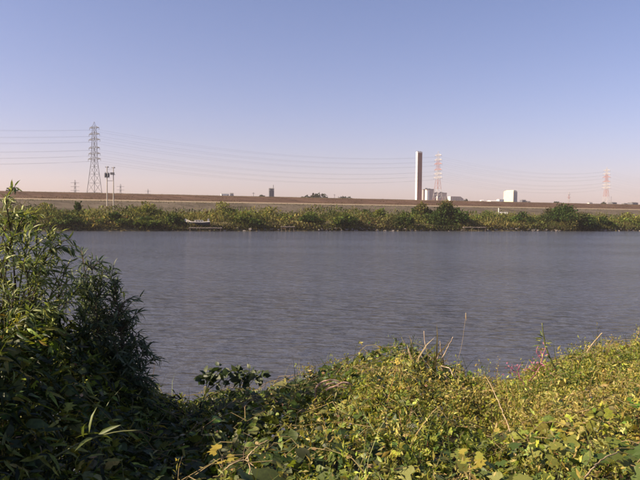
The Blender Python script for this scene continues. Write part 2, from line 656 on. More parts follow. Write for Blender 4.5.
def windows(parent, y, xs, zs, w, h):
    me = MB().box(0, 0, 0, w, .12, h).mesh('window_pane', glass)
    fm = MB()
    for dx in (-w / 2, w / 2): fm.box(dx, -.03, 0, .12, .18, h + .24)
    for dz in (-h / 2, h / 2): fm.box(0, -.03, dz, w - .12, .18, .12)
    fme = fm.mesh('window_frame', white)
    for x in xs:
        for z in zs:
            o = link('window', me, None, parent)
            o.location = (x, y - .02, z)
            link('frame', fme, None, o)


# chimney of the incineration plant
D = 970.0
c = at(418.3, 205, D)
top = at(418.3, 152, D).z
yaw = R(13)
t = empty('chimney', (c.x, c.y, LAND), yaw)
H = top - LAND
wd, dp = 8.0, 7.0
sh = MB().box(0, 0, H / 2, wd, dp, H, 0, .93).build('shaft', white, t)
pts = []
pn = MB()
k = .93
y0, y1 = -dp / 2 - .12, -dp / 2 * k - .12
pn.add([(-wd / 2 * .93, y0, .2), (wd / 2 * .98, y0, .2), (wd / 2 * .98 * k, y1, H - 1.5), (-wd / 2 * .93 * k, y1, H - 1.5),
        (-wd / 2 * .93, y0 + .35, .2), (wd / 2 * .98, y0 + .35, .2), (wd / 2 * .98 * k, y1 + .35, H - 1.5), (-wd / 2 * .93 * k, y1 + .35, H - 1.5)],
       [(0, 1, 2, 3), (7, 6, 5, 4), (0, 4, 5, 1), (1, 5, 6, 2), (2, 6, 7, 3), (3, 7, 4, 0)])
pn.build('front_panel', redbrown, t)
MB().box(0, 0, H - .3, wd * .99, dp * .99, 1.0).build('rim', white, t)
for sx in (-1.7, 1.7): MB().tube([(sx, 0, H - .5), (sx, 0, H + 1.2)], 1.3, 12).build('flue', darkgrey, t)
tag(t, 'tall square white chimney with a red brown front, left of the banded pylon', 'chimney')

# plant hall next to the chimney
c = at(428, 205, D)
t = empty('plant_building', (c.x, c.y, LAND), yaw)
px_m = D / 640


def hz(px, py): return at(px, py, D).z - LAND


b1 = block(t, 'wall', pinkgrey, 1.0, 2, 12.5, 17, hz(427, 189.6), 0, .9, roofgrey)
MB().box(-5.45, -4.0, hz(424, 190.5) / 2, .5, 5.0, hz(424, 190.5)).build('white_side_slab', white, t)  # thin white slab against the left face of the main block
MB().box(-3.4, -7.1, hz(424, 190.5) / 2, 3.4, 1.6, hz(424, 190.5) - .3).build('white_panel', white, t)
b2 = block(t, 'lower_wall', pinkgrey, 18, 3.5, 21, 15, hz(440, 193), 0, .7, roofgrey)
block(t, 'annex', grey, 13.2, -7.5, 5.0, 6, hz(434, 196), 0, .3, roofgrey)
MB().box(10.55, -7.5, hz(434, 196.2) / 2, .3, 5.6, hz(434, 196.2) - .4).build('white_annex_panel', white, t)
for x, y, h in ((-2, 3, 2.4), (3, 4, 1.8), (15, 5, 1.6), (22, 3, 2.0), (25, 4, 1.2)):
    MB().box(x, y, (hz(427, 189.6) if x < 8 else hz(440, 193)) + h / 2, 2.6, 2.6, h).build('roof_unit', roofgrey, t)
windows(t, -4.0, (13.5, 17, 20.5, 24), (hz(440, 198.2), hz(440, 195.6)), 1.7, 1.1)
tag(t, 'stepped pinkish plant hall with a white end wall beside the chimney', 'building')

# low hall with hipped end right of the plant
c = at(455, 205, D)
t = empty('low_hall', (c.x, c.y, LAND), yaw)
hh = hz(455, 196.6)
w2, d2 = 21.0, 14.0
hall = MB()
x0, x1, ya, yb = -w2 / 2, w2 / 2, -d2 / 2, d2 / 2
hall.add([(x0, ya, 0), (x1, ya, 0), (x1, yb, 0), (x0, yb, 0), (x0, ya, hh), (x1 - 5, ya, hh), (x1 - 5, yb, hh), (x0, yb, hh), (x1, ya, hh - 3.2), (x1, yb, hh - 3.2)],
         [(0, 1, 8, 5, 4), (2, 3, 7, 6, 9), (3, 0, 4, 7), (1, 2, 9, 8), (4, 5, 6, 7), (5, 8, 9, 6)])
hb = hall.build('wall', pinkgrey, t)
MB().box(x0 - .2, -1.5, hh / 2, .3, d2 - 3.4, hh - .4).build('white_end_wall', white, t)
windows(t, ya, (-6, -1.5, 3, 6.5), (hh - 2.6, hh - 5.4), 1.6, 1.2)
tag(t, 'low pinkish hall with a bright white end and sloped right end', 'building')

# cream block building with a chamfered roof
D = 900.0
c = at(510.2, 205, D)
t = empty('block_building', (c.x, c.y, LAND), R(40))
hh = at(510, 190.3, D).z - LAND
w3, d3, ch = 9.6, 15.5, 2.6
bb = MB()
xa, xb, ya, yb = -w3 / 2, w3 / 2, -d3 / 2, d3 / 2
bb.add([(xa, ya, 0), (xb, ya, 0), (xb, yb, 0), (xa, yb, 0), (xa, ya, hh - ch * .7), (xb, ya, hh - ch * .7), (xb, yb, hh - ch * .7), (xa, yb, hh - ch * .7),
        (xa + ch, ya + 1.2, hh), (xb - 1.2, ya + 1.2, hh), (xb - 1.2, yb - ch, hh), (xa + ch, yb - ch, hh)],
       [(0, 1, 5, 4), (1, 2, 6, 5), (2, 3, 7, 6), (3, 0, 4, 7), (4, 5, 9, 8), (5, 6, 10, 9), (6, 7, 11, 10), (7, 4, 8, 11), (8, 9, 10, 11)])
bb.build('wall', cream, t)
MB().box(0, ya - .1, (hh - ch) / 2, w3 - .3, .3, hh - ch - .3).build('shade_front', grey, t)  # added grey sheet on the cream wall, puts the front's shade into colour
windows(t, ya - .27, (-3, 0, 3), (hh - 5, hh - 9), 1.3, 1.5)
tag(t, 'cream cube shaped building with chamfered roof on the right skyline', 'building')

MB_low = [
    # name, label, category, px0, px1, pytop, D, wall, roof, depth
    ('storage_shed', 'long white roofed shed left of the cream cube building', 487, 499, 200.6, 860, white, white, 12),
    ('storage_shed', 'white shed roof nearest the cream cube building, with taller end', 497, 503.5, 198.9, 880, white, grey, 12),
    ('storage_shed', 'small white shed farthest left of the cream cube building', 480, 483.5, 200.0, 900, white, white, 8),
    ('dark_block', 'low dark flat building just right of the cream cube building', 520, 525.5, 199.6, 860, darkgrey, roofgrey, 8),
    ('dark_block', 'very low grey building right of the low dark flat one', 526, 530, 201.0, 860, grey, roofgrey, 8),
    ('white_house', 'small bright white house on the levee skyline right of the banded mast', 587.5, 592, 202.2, 700, white, roofgrey, 8),
    ('dark_block', 'dark roofed warehouse right beside the right pylon', 609, 616, 202.0, 780, darkgrey, roofgrey, 10),
    ('dark_block', 'small dark roofed building between two larger ones at far right', 622, 627, 203.0, 780, darkgrey, roofgrey, 10),
    ('dark_block', 'dark roofed warehouse at the far right end of the skyline', 628.5, 637, 202.1, 780, darkgrey, roofgrey, 10),
    ('dark_block', 'dark grey box shaped tower block on the skyline left of centre', 268.3, 274.2, 188.0, 620, darkgrey, roofgrey, 7),
    ('white_house', 'long low white building on the levee skyline right of the boat', 220, 229.5, 193.0, 520, white, grey, 9),
    ('grey_house', 'small grey building attached right of the long low white one', 229.8, 233.6, 192.9, 520, grey, roofgrey, 9),
]
for name, lab, p0, p1, pyt, D, wm_, rm_, dep in MB_low:
    a, b = at(p0, 205, D), at(p1, 205, D)
    w = b.x - a.x
    h = at((p0 + p1) / 2, pyt, D).z - LAND
    rz = R(14)
    t = empty(name, ((a.x + b.x) / 2, D, LAND), rz)
    eff = max(w * .97 - dep * math.sin(rz), w * .5)
    dep2 = min(dep, w * .8)
    eff = w - dep2 * math.sin(rz)
    MB().box(0, 0, (h - .8) / 2, eff, dep2, h - .8).build('wall', wm_, t)
    rf = MB()
    e, d_ = eff / 2 + .2, dep2 / 2 + .2
    rf.add([(-e, -d_, h - .8), (e, -d_, h - .8), (e, d_, h - .8), (-e, d_, h - .8), (-e * .92, -d_ * .15, h), (e * .92, -d_ * .15, h), (e * .92, d_ * .15, h), (-e * .92, d_ * .15, h)],
           [(3, 2, 1, 0), (0, 1, 5, 4), (1, 2, 6, 5), (2, 3, 7, 6), (3, 0, 4, 7), (4, 5, 6, 7)])
    rf.build('roof', rm_, t)
    windows(t, -dep2 / 2, np.linspace(-eff * .36, eff * .36, max(2, int(eff / 2.6))), (h - 2.0,), 1.0, .7)
    if 'tower block' in lab:
        MB().tube([(eff / 2 - .4, 0, h - .3), (eff / 2 - .4, 0, h + 3.0)], .28, 5).build('antenna', darkgrey, t)
    tag(t, lab, 'building')

# thin poles on the levee skyline
for px, pyt, D, lab in ((253.5, 192.3, 330, 'thin pole on the levee skyline left of the dark tower block'),
                        (611.3, 196.5, 640, 'thin pole on the skyline right of the right pylon'),
                        (334.5, 194.2, 420, 'thin pole on the skyline right of the far dark trees')):
    q = at(px, pyt, D)
    hh = q.z - 3.0
    t = empty('skyline_pole', (q.x, q.y, 3.0))
    MB().tube([(0, 0, 0), (0, 0, hh)], [.16, .11], 6).build('shaft', darkgrey, t)
    MB().box(0, 0, hh - .5, 1.4, .12, .14, .4).build('crossbar', darkgrey, t)
    tag(t, lab, 'pole')

# ------------------------------------------------------------------ two utility poles on the far flood plain


def utility_pole(px, pyt, pyb, D, label, big):
    g = at(px, pyt, D)
    gz = float(ground_z(g.x, g.y))
    t = empty('utility_pole', (g.x, g.y, gz))
    H = g.z - gz
    MB().tube([(0, 0, 0), (0, 0, H * .6), (0, 0, H)], [.19, .15, .12], 8).build('shaft', concrete, t)
    z = H - 2.4
    MB().box(0, 0, H - .35, 1.0, .12, .12).build('crossarm', steel, t)
    for dx in (-.42, 0.3, .42): MB().tube([(dx, 0, H - .29), (dx, 0, H - .02)], .06, 6).build('insulator', porcelain, t)
    if big:
        for dx in (-.42, .42):
            tr = MB().tube([(dx, -.1, z - .75), (dx, -.1, z - .6), (dx, -.1, z + .35), (dx, -.1, z + .45)], [.22, .34, .34, .2], 10).build('transformer', darkgrey, t)
            for q in (-.12, .12): MB().tube([(dx + q, -.1, z + .42), (dx + q, -.1, z + .72)], .05, 5).build('bushing', porcelain, tr)
        MB().box(0, .12, z - .85, 1.5, .5, .1).build('platform', steel, t)
        MB().box(.9, 0, H - 4.2, 1.9, .1, .12).build('lower_arm', steel, t)
    else:
        MB().box(-.3, -.1, H - 1.9, 1.1, .45, .55).build('switch_box', darkgrey, t)
        MB().box(-.2, .1, H - 2.25, 1.3, .4, .1).build('platform', steel, t)
    tag(t, label, 'utility pole', 'utility poles on the far flood plain')
    return t


utility_pole(107.0, 166.2, 210, 186, 'left utility pole carrying two dark transformers', True)
utility_pole(113.4, 166.8, 210, 186, 'right utility pole with a small dark switch box', False)
for q in range(2):
    a, b = at(107.0, 166.2 + 1.2 + q * 1.5, 186), at(113.4, 166.8 + 1.2 + q * 1.5, 186)
    pts = [(a.x + (b.x - a.x) * f, a.y, a.z + (b.z - a.z) * f - .5 * f * (1 - f)) for f in np.linspace(0, 1, 7)]
    tag(MB().tube(pts, .02, 4).build('pole_wire', wire_m), ('upper' if q == 0 else 'lower') + ' of two short wires strung between the utility poles', 'wire', 'short wires between the utility poles')

# ------------------------------------------------------------------ boat, landing stages, rocks on the far shore
D = 160.5
c = at(197.5, 224, D)
gz = float(ground_z(c.x, c.y)) + .02
t = empty('beached_boat', (c.x, c.y, gz), R(6))
L = 6.1
secs = []
nb = 13
hull = MB(); gun = MB()
prof = []
for i in range(nb):
    f = i / (nb - 1)
    x = -L / 2 + L * f
    wdt = .85 * (math.sin(math.pi * min(1, .12 + f * .95)) ** .5 if f < .5 else 1 - .12 * (f - .5)) * (0.25 + .75 * min(1, f * 3.2))
    sheer = .95 + .75 * max(0, (.32 - f) / .32) ** 1.6 + .12 * max(0, f - .75) / .25
    keel = .12 + .45 * max(0, (.22 - f) / .22) ** 2
    prof.append((x, wdt, sheer, keel))
hv = []
for x, w, s_, k_ in prof:
    hv += [(x, -w, s_), (x, -w * .8, (s_ + k_) * .42), (x, 0, k_), (x, w * .8, (s_ + k_) * .42), (x, w, s_)]
hf = []
for i in range(nb - 1):
    for j in range(4):
        hf.append((i * 5 + j, i * 5 + j + 1, (i + 1) * 5 + j + 1, (i + 1) * 5 + j))
hf.append(tuple((nb - 1) * 5 + j for j in range(5)))
hf.append((4, 3, 2, 1, 0))
hull.add(hv, hf).build('hull', hull_m, t)
for sy in (-1, 1):
    gm = MB().tube([(x, sy * w, s_ + .05) for x, w, s_, k_ in prof], .13, 5)
    gm.build('gunwale', boatwhite, t)
dk = MB()
dk.add([(x, sgn * w * .95, s_ - .18) for x, w, s_, k_ in prof for sgn in (-1, 1)], [(2 * i, 2 * i + 1, 2 * i + 3, 2 * i + 2) for i in range(nb - 1)])
dk.build('deck', plank_m, t)
MB().add([(-L / 2 - .3, -.1, 1.5), (-L / 2 - .3, .1, 1.5), (-L / 2 + .7, .35, .7), (-L / 2 + .7, -.35, .7), (-L / 2 + .1, -.14, 1.75), (-L / 2 + .1, .14, 1.75), (-L / 2 + 1.2, .62, 1.35), (-L / 2 + 1.2, -.62, 1.35)],
         [(0, 1, 2, 3), (7, 6, 5, 4), (0, 4, 5, 1), (1, 5, 6, 2), (2, 6, 7, 3), (3, 7, 4, 0)]).build('bow', boatwhite, t)
cab = MB().box(.35, 0, 1.22, 2.3, 1.0, .62, 0, .9).build('cabin', boatwhite, t)
for dx in (-.55, .1, .75):
    MB().box(.35 + dx * .95, -.485, 1.27, .4, .06, .26).build('window', glass, cab)
MB().box(L / 2 - .35, 0, 1.42, .42, 1.3, .95).build('stern_locker', boatwhite, t)
MB().box(L / 2 - .2, 0, .62, .5, 1.2, .5).build('engine_cover', rust_m, t)
tag(t, 'small beached boat with dark hull and white gunwale on the far bank', 'boat')


def stage(px0, px1, py, D, label, n):
    a, b = at(px0, py, D), at(px1, py, D)
    w = b.x - a.x
    zz = a.z
    t = empty('landing_stage', ((a.x + b.x) / 2, D, 0.0), R(4))
    for i in range(n):
        MB().box(-w / 2 + w * (i + .5) / n, 0, zz + random.uniform(-.03, .03), w / n * .9, 1.5 + random.uniform(-.15, .15), .1).build('plank', plank_m, t)
    for sy in (-.6, .6):
        MB().box(0, sy, zz - .14, w, .12, .14).build('beam', postwood, t)
    for i in range(4):
        for sy in (-.6, .6):
            x = -w / 2 + .3 + (w - .6) * i / 3
            MB().tube([(x, sy, -2.4), (x, sy, zz - .05 + (.35 if sy > 0 else 0))], .09, 6).build('post', postwood, t)
    tag(t, label, 'jetty')


stage(189, 222, 227.6, 156.2, 'long low plank landing stage below the beached boat', 14)
stage(280.5, 295, 226.6, 162, 'short plank landing stage on the far shore left of centre', 8)
stage(463, 486, 227.2, 187.5, 'pale plank landing stage right of the dark bushy tree', 10)

# white post and low board in the scrub below the levee
D = 226
q = at(498.6, 213.5, D)
gz = float(ground_z(q.x, q.y))
t = empty('white_marker_post', (q.x, q.y, gz))
hh = at(498.6, 208.3, D).z - gz
MB().tube([(0, 0, 0), (0, 0, hh)], .15, 7).build('shaft', white, t)
MB().tube([(0, 0, hh - .12), (0, 0, hh + .08)], .2, 7).build('cap', white, t)
tag(t, 'slim white marker post standing in the far scrub below the cream building', 'post')
q0, q1 = at(499.8, 213, D + 1), at(508, 213, D + 1)
t = empty('white_board', ((q0.x + q1.x) / 2, q0.y, float(ground_z(q0.x, q0.y))))
zb = q0.z - t.location.z
MB().box(0, 0, zb, q1.x - q0.x, .12, .75).build('board', white, t)
for dx in (-1.2, 0, 1.2): MB().box(dx, .14, zb / 2, .12, .12, zb).build('leg', postwood, t)
tag(t, 'low white board lying in the scrub right of the white marker post', 'board')

# rocks along the far waterline


def rock_mesh(i):
    r_ = np.random.default_rng(100 + i)
    import bmesh
    bm = bmesh.new()
    bmesh.ops.create_icosphere(bm, subdivisions=1, radius=.5)
    for v in bm.verts:
        v.co *= r_.uniform(.7, 1.2)
        v.co.z *= .75
    me = bpy.data.meshes.new('rock')
    bm.to_mesh(me); bm.free()
    me.materials.append(rock_m)
    return me


rocks = [rock_mesh(i) for i in range(6)]
rx = list(np.linspace(318, 420, 40)) + list(np.linspace(424, 462, 9)) + list(np.linspace(488, 560, 24)) + list(np.linspace(596, 640, 15)) + list(np.linspace(226, 278, 9))
for px in rx:
    px += random.uniform(-1.5, 1.5)
    az_ = (px - 320) / 640
    D = (158.2 + random.uniform(-.5, .7)) / (UY * -az_ + UX)
    q = at(px, 230, D)
    gz = float(ground_z(q.x, q.y))
    s_ = random.uniform(.55, 1.15)
    o = link('bank_rock', random.choice(rocks))
    o.location = (q.x, q.y, max(gz, -.1) + s_ * .12)
    o.scale = (s_ * random.uniform(.9, 1.6), s_, s_ * random.uniform(.7, 1.15))
    o.rotation_euler = (0, 0, random.uniform(0, 6))
    if px < 300: lab = 'grey rock at the far waterline between the boat and the short landing stage'
    elif px < 421: lab = 'pale rock in the row along the far waterline left of the chimney'
    elif px < 470: lab = 'rock at the far waterline under the dark bushy tree'
    elif px < 570: lab = 'rock at the far waterline below the cream building'
    else: lab = 'rock at the far waterline near the right edge'
    tag(o, lab, 'rock', 'rocks along the far waterline')

# ------------------------------------------------------------------ vegetation of the far bank
GOLD = (.165, .165, .042)
OLIVE = (.095, .125, .030)
DARKG = (.038, .062, .017)


def crown(blobs, n, size, cols, leafn=CLUMP, droop=0.0):
    """Leaf clumps spread through the shells of several uneven lobes."""
    bl = np.array(blobs, float)             # x y z rx ry rz
    wgt = (bl[:, 3] * bl[:, 5]); wgt /= wgt.sum()
    k = rng.choice(len(bl), n, p=wgt)
    d = rand_dir(n)
    r = rng.random(n) ** .45
    r *= 1 + .28 * rng.normal(size=n) * (rng.random(n) < .35)
    P = bl[k, :3] + d * bl[k, 3:6] * r[:, None]
    Y = norm(d + rng.normal(size=(n, 3)) * .7 + np.array([0, 0, .25 - droop]))
    N = norm(d + rng.normal(size=(n, 3)) * .6 + np.array([0, 0, .5]))
    ci = rng.choice(len(cols), len(bl))
    base = np.array(cols)[ci][k]
    C = np.clip(base * np.exp(rng.normal(0, .28, (n, 1))) * np.exp(rng.normal(0, .1, (n, 3))), .004, .5)
    S = size * np.exp(rng.normal(0, .3, n))
    return scatter(leafn, P, Y, N, S, C)


def lobes(w, h, d, n, seed, z0=.15):
    r_ = np.random.default_rng(seed)
    out = []
    for i in range(n):
        fx = r_.uniform(-1, 1)
        top = h * (1 - .55 * abs(fx) ** 1.8) * r_.uniform(.75, 1.0)
        rz = r_.uniform(.16, .3) * h
        zc = max(r_.uniform(z0 * h, max(top - rz, z0 * h + .05)), rz * .5)
        out.append((fx * w * .42, r_.uniform(-.4, .4) * d, zc, r_.uniform(.13, .25) * w, .28 * d, rz))
    out.append((0, 0, h * .78, w * .2, d * .25, h * .22))
    return out


def far_tree(name, px0, px1, pyt, D, label, cat, cols, n, size, nl, seed):
    a, b = at(px0, 225, D), at(px1, 225, D)
    x, y = (a.x + b.x) / 2, D
    gz = float(ground_z(x, y))
    w = b.x - a.x
    h = at((px0 + px1) / 2, pyt, D).z - gz
    t = empty(name, (x, y, gz))
    lb = lobes(w, h, w * .8, nl, seed)
    tr = MB()
    tr.tube([(0, 0, -.2), (.1, 0, h * .3), (-.1, .1, h * .55), (.05, 0, h * .8)], [.06 * h ** .7, .05 * h ** .7, .03 * h ** .7, .01], 6)
    for q in lb[:6]:
        tr.tube([(0, 0, h * .22), (q[0] * .5, q[1] * .5, (q[2] + h * .22) / 2), (q[0], q[1], q[2])], [.03 * h ** .7, .02 * h ** .7, .008], 5)
    tr.build('trunk', bark, t)
    V, F_, C = crown(lb, n, size, cols)
    link('crown', tri_mesh('crown', V, F_, C, farleaf), None, t)
    tag(t, label, cat)
    return t


def bankD(px, tt):
    return tt / (UX - UY * (px - 320) / 640)


far_tree('riverside_tree', 427, 465, 200.6, bankD(445, 166), 'largest dark bushy tree on the far bank, in front of the plant hall', 'tree',
         [DARKG, DARKG, (.05, .06, .02), (.09, .085, .03)], 11000, .46, 24, 3)
far_tree('riverside_tree', 538, 591, 204.3, bankD(564, 164), 'wide dark rounded tree on the far bank left of the right pylon', 'tree',
         [DARKG, DARKG, (.045, .06, .02), (.08, .08, .03)], 11000, .46, 24, 5)
far_tree('riverside_tree', 408, 436, 203.0, bankD(422, 172), 'lighter olive tree hugging the left side of the largest tree', 'tree',
         [OLIVE, (.10, .09, .03), DARKG], 5000, .45, 14, 8)
BS = [
    (72, 84, 202.0, 176, 'small round dark bush below the far pylon, left of the poles', [DARKG]),
    (28, 62, 203.0, 172, 'wide golden green bush at far left of the opposite bank', [GOLD, OLIVE]),
    (128, 168, 202.6, 172, 'broad golden bush right of the utility poles', [GOLD, OLIVE, GOLD]),
    (205, 240, 202.0, 175, 'golden bush rising behind the beached boat', [GOLD, OLIVE]),
    (250, 290, 207.0, 168, 'low olive bush above the short landing stage', [OLIVE, GOLD]),
    (330, 362, 214.0, 161, 'dark green bush at the water left of the chimney rocks', [DARKG, OLIVE]),
    (371, 392, 209.0, 168, 'golden green bush below and left of the chimney', [GOLD, OLIVE]),
    (394, 414, 213.5, 162, 'low dark bush by the rocks under the chimney', [DARKG, OLIVE]),
    (470, 505, 211.0, 170, 'golden bush between the pale landing stage and the white post', [GOLD, OLIVE]),
    (508, 536, 212.0, 165, 'mid green bush just left of the wide rounded tree', [OLIVE, DARKG]),
    (590, 612, 217.0, 162, 'low dark bush right beside the wide rounded tree', [DARKG]),
    (612, 642, 212.5, 166, 'golden green bush at the right edge of the far bank', [GOLD, OLIVE, DARKG]),
    (100, 128, 213.5, 161.5, 'low dark bush at the water below the utility poles', [DARKG, OLIVE]),
    (8, 34, 212.0, 163, 'dark low bush at the water far left', [DARKG, OLIVE]),
    (163, 184, 214.5, 162, 'dark low bush just left of the beached boat', [DARKG, OLIVE]),
    (228, 262, 213.0, 163, 'dark bush at the water right of the beached boat', [DARKG, OLIVE]),
    (296, 326, 212.0, 164, 'olive bush at the water right of the short landing stage', [OLIVE, DARKG]),
    (52, 86, 216.0, 160.5, 'low dark bush at the water below the small round bush', [DARKG, OLIVE]),
    (132, 160, 218.0, 160.0, 'low olive tuft at the water below the broad golden bush', [OLIVE, DARKG]),
]
for i, (p0, p1, pyt, tt, lab, cols) in enumerate(BS):
    far_tree('riverside_bush', p0, p1, pyt, bankD((p0 + p1) / 2, tt), lab, 'bush', cols, 2600, .38, 9, 20 + i)

# continuous scrub and reeds between the bushes: one mass
n = 110000
s_ = rng.uniform(-70, 270, n)
t_ = 158.6 + 44 * rng.random(n) ** 1.9
X, Y = xy(s_, t_)
gz = ground_z(X, Y)
hgt = .55 + 3.3 * np.clip(vnoise(s_ / 8, t_ / 6) * 1.3 + vnoise(s_ / 2.6 + 50, t_ / 3) * .8 + .38, 0, 1.15)
hgt *= np.clip((t_ - 158.0) / 3.0, .25, 1) * np.interp(t_, [158, 195, 203], [1, .85, .45]) * np.interp(t_, [158, 162, 175], [.8, 1, 1.25])
zz = gz + hgt * rng.random(n) ** .6
dark = vnoise(s_ / 9 + 7, t_ / 5 + 3) + .5 * vnoise(s_ / 3, t_ / 2.5 + 70)
mixc = np.clip(.45 + dark * 2.6, 0, 1)[:, None]
base = np.array((.155, .16, .042)) * mixc + np.array((.038, .058, .016)) * (1 - mixc)
dry = np.clip((vnoise(s_ / 12 + 90, t_ / 8) + .12) * 3, 0, 1)[:, None]
base = base * (1 - dry * .55) + np.array((.21, .165, .07)) * dry * .55
C = np.clip(base * np.exp(rng.normal(0, .3, (n, 1))) * np.exp(rng.normal(0, .1, (n, 3))), .004, .5)
Yd = norm(np.stack([rng.normal(0, .6, n), rng.normal(0, .6, n), np.ones(n)], -1))
P_ = np.stack([X, Y, zz], -1)
reed = (vnoise(s_ / 10 + 4, t_ / 7 + 44) + rng.normal(0, .12, n)) > .10
Nn = rand_dir(n, .3)
Sz = np.exp(rng.normal(0, .35, n))
V, F_, C = join([scatter(CLUMP, P_[~reed], Yd[~reed], Nn[~reed], .36 * Sz[~reed], C[~reed]),
                 scatter((LANCE[0] * np.array([.7, 1, 1]), LANCE[1]), P_[reed] - np.array([0, 0, .3]), Yd[reed] + np.array([0, 0, .6]), Nn[reed], .75 * Sz[reed], C[reed])])
tag(link('scrub', tri_mesh('scrub', V, F_, C, farleaf)), 'continuous golden green scrub and reeds covering the far bank', 'scrub', kind='stuff')

# dark bank edge under the scrub: hanging stems
n = 9000
s_ = rng.uniform(-70, 270, n)
t_ = rng.uniform(157.6, 159.4, n)
X, Y = xy(s_, t_)
zz = np.maximum(ground_z(X, Y), .05) + rng.random(n) * .8
C = jitter_col((.06, .055, .025), n, .4)
V, F_, C = scatter(CLUMP, np.stack([X, Y, zz], -1), rand_dir(n, .2), rand_dir(n), .4 * np.exp(rng.normal(0, .3, n)), C)
tag(link('waterline_weeds', tri_mesh('weeds', V, F_, C, farleaf)), 'dark weeds hanging over the far waterline', 'weeds', kind='stuff')

# rough grass on the levee: breaks the edges of the bands
n = 60000
s_ = rng.uniform(-60, 560, n)
t_ = np.where(rng.random(n) < .30, rng.normal(232.6, .8, n), np.where(rng.random(n) < .30, rng.choice([217.7, 220.8], n) + rng.normal(0, .35, n), rng.uniform(201, 232, n)))
t_ = np.where((t_ > 218.1) & (t_ < 220.3), t_ + 2.6, t_)
keep = (vnoise(s_ / 14 + 5, t_ / 3 + 8) + .6 * vnoise(s_ / 4, t_ / 2)) > rng.normal(-.12, .15, n)
s_, t_ = s_[keep], t_[keep]
n = len(s_)
X, Y = xy(s_, t_)
zz = ground_z(X, Y) - .03
base = np.where((t_ > 220)[:, None], np.array((.12, .082, .05)), np.array((.125, .11, .062)))
C = np.clip(base * np.exp(rng.normal(0, .3, (n, 1))) * np.exp(rng.normal(0, .08, (n, 3))), .004, .5)
Yd = np.stack([rng.normal(0, .5, n), rng.normal(0, .5, n), np.ones(n)], -1)
V, F_, C = scatter((LANCE[0] * np.array([2.2, 1, 1]), LANCE[1]), np.stack([X, Y, zz], -1), Yd, rand_dir(n, .2), rng.uniform(.15, .42, n) * np.where(t_ > 230.5, .5, 1), C)
tag(link('levee_grass', tri_mesh('levee_grass', V, F_, C, farleaf)), 'short brown grass tufts over the levee slopes and crest', 'grass', kind='stuff')

# far trees on the skyline behind the levee
for p0, p1, pyt, D, lab, seed in ((298, 315, 195.4, 600, 'left dark far tree mound on the skyline right of the tower block', 61), (309, 327, 193.6, 620, 'taller dark far tree mound on the skyline', 62),
                                  (334, 352, 196.2, 640, 'low far tree line right of the taller dark mound', 63), (553, 561, 201.6, 700, 'small dark far tree above the wide rounded tree', 64),
                                  (462, 470, 198.8, 800, 'small far tree right of the low pinkish hall', 65), (600, 606, 202.5, 750, 'small far tree left of the dark roofed warehouse', 66),
                                  (10, 17, 188.4, 300, 'small dark tree on the levee skyline at far left', 67), (257, 266, 195.0, 560, 'low far tree left of the tower block', 68)):
    a, b = at(p0, 205, D), at(p1, 205, D)
    x = (a.x + b.x) / 2
    w = b.x - a.x
    h = at((p0 + p1) / 2, pyt, D).z - LAND
    t = empty('far_tree', (x, D, LAND))
    MB().tube([(0, 0, 0), (0, 0, h * .8)], [.4, .1], 6).build('trunk', bark, t)
    lb = [(random.uniform(-.36, .36) * w, random.uniform(-3, 3), h * random.uniform(.55, .82), w * .17, 4, h * .16) for _ in range(9)] + [(0, 0, h * .82, w * .2, 4, h * .17)]
    V, F_, C = crown(lb, 1400, 1.3, [(.03, .04, .02), (.045, .045, .022)])
    link('crown', tri_mesh('crown', V, F_, C, farleaf), None, t)
    tag(t, lab, 'tree')

# ------------------------------------------------------------------ vegetation of the near bank
SIL = np.array([(-400, 392), (100, 400), (150, 405), (190, 405), (215, 392), (260, 386), (300, 380), (340, 364), (380, 350), (405, 344), (430, 356), (470, 377),
                (500, 382), (525, 378), (545, 368), (570, 360), (600, 350), (640, 342), (900, 334)], float)


def canopy(x, y):
    """Height of the top of the low vegetation over the near bank."""
    x = np.asarray(x, float); y = np.asarray(y, float)
    s, t = st(x, y)
    yy = np.maximum(y, .8)
    az = np.clip(x / yy, -1.4, 1.15)
    px = 320 + 640 * az
    py = np.interp(px, SIL[:, 0], SIL[:, 1])
    ye = 7.0 / (UX - UY * az)
    zE = EYE - ye * (py - hor(px)) / 640
    f = np.clip((t - 2.3) / 4.7, 0, 1)
    z = 3.12 * (1 - f) + zE * f
    z = z - np.clip(t - 7.0, 0, 9) * .78
    lump = .16 * vnoise(x * 1.3 + 5, y * 1.3) + .13 * vnoise(x * 3.1, y * 3.1 + 20) + .07 * vnoise(x * 7, y * 7)
    z = z + lump * np.clip(1.25 - f * .5, .6, 1)
    # thicket on the left
    m = np.clip((-1.15 - x) / 1.15, 0, 1)
    m = m * m * (3 - 2 * m)
    m2 = np.clip((y - .6) / 1.4, 0, 1) * np.clip((7.0 - y) / 1.6, 0, 1)
    z = z + m * m2 * (.88 + .05 * np.clip((-2.0 - x) / 1.5, 0, 1) + .3 * vnoise(x * 2 + 3, y * 2))
    return z


def bank_points(n, tlo=1.3, thi=9.6, slo=-6.0, shi=9.5, power=1.0):
    s = rng.uniform(slo, shi, n)
    t = tlo + (thi - tlo) * rng.random(n) ** power
    x, y = xy(s, t)
    px = 320 + 640 * x / np.maximum(y, .3)
    keep = (y > .9) & (np.hypot(x, y) > 1.5) & (px > -420) & (px < 1000)
    return x[keep], y[keep], px[keep], t[keep]


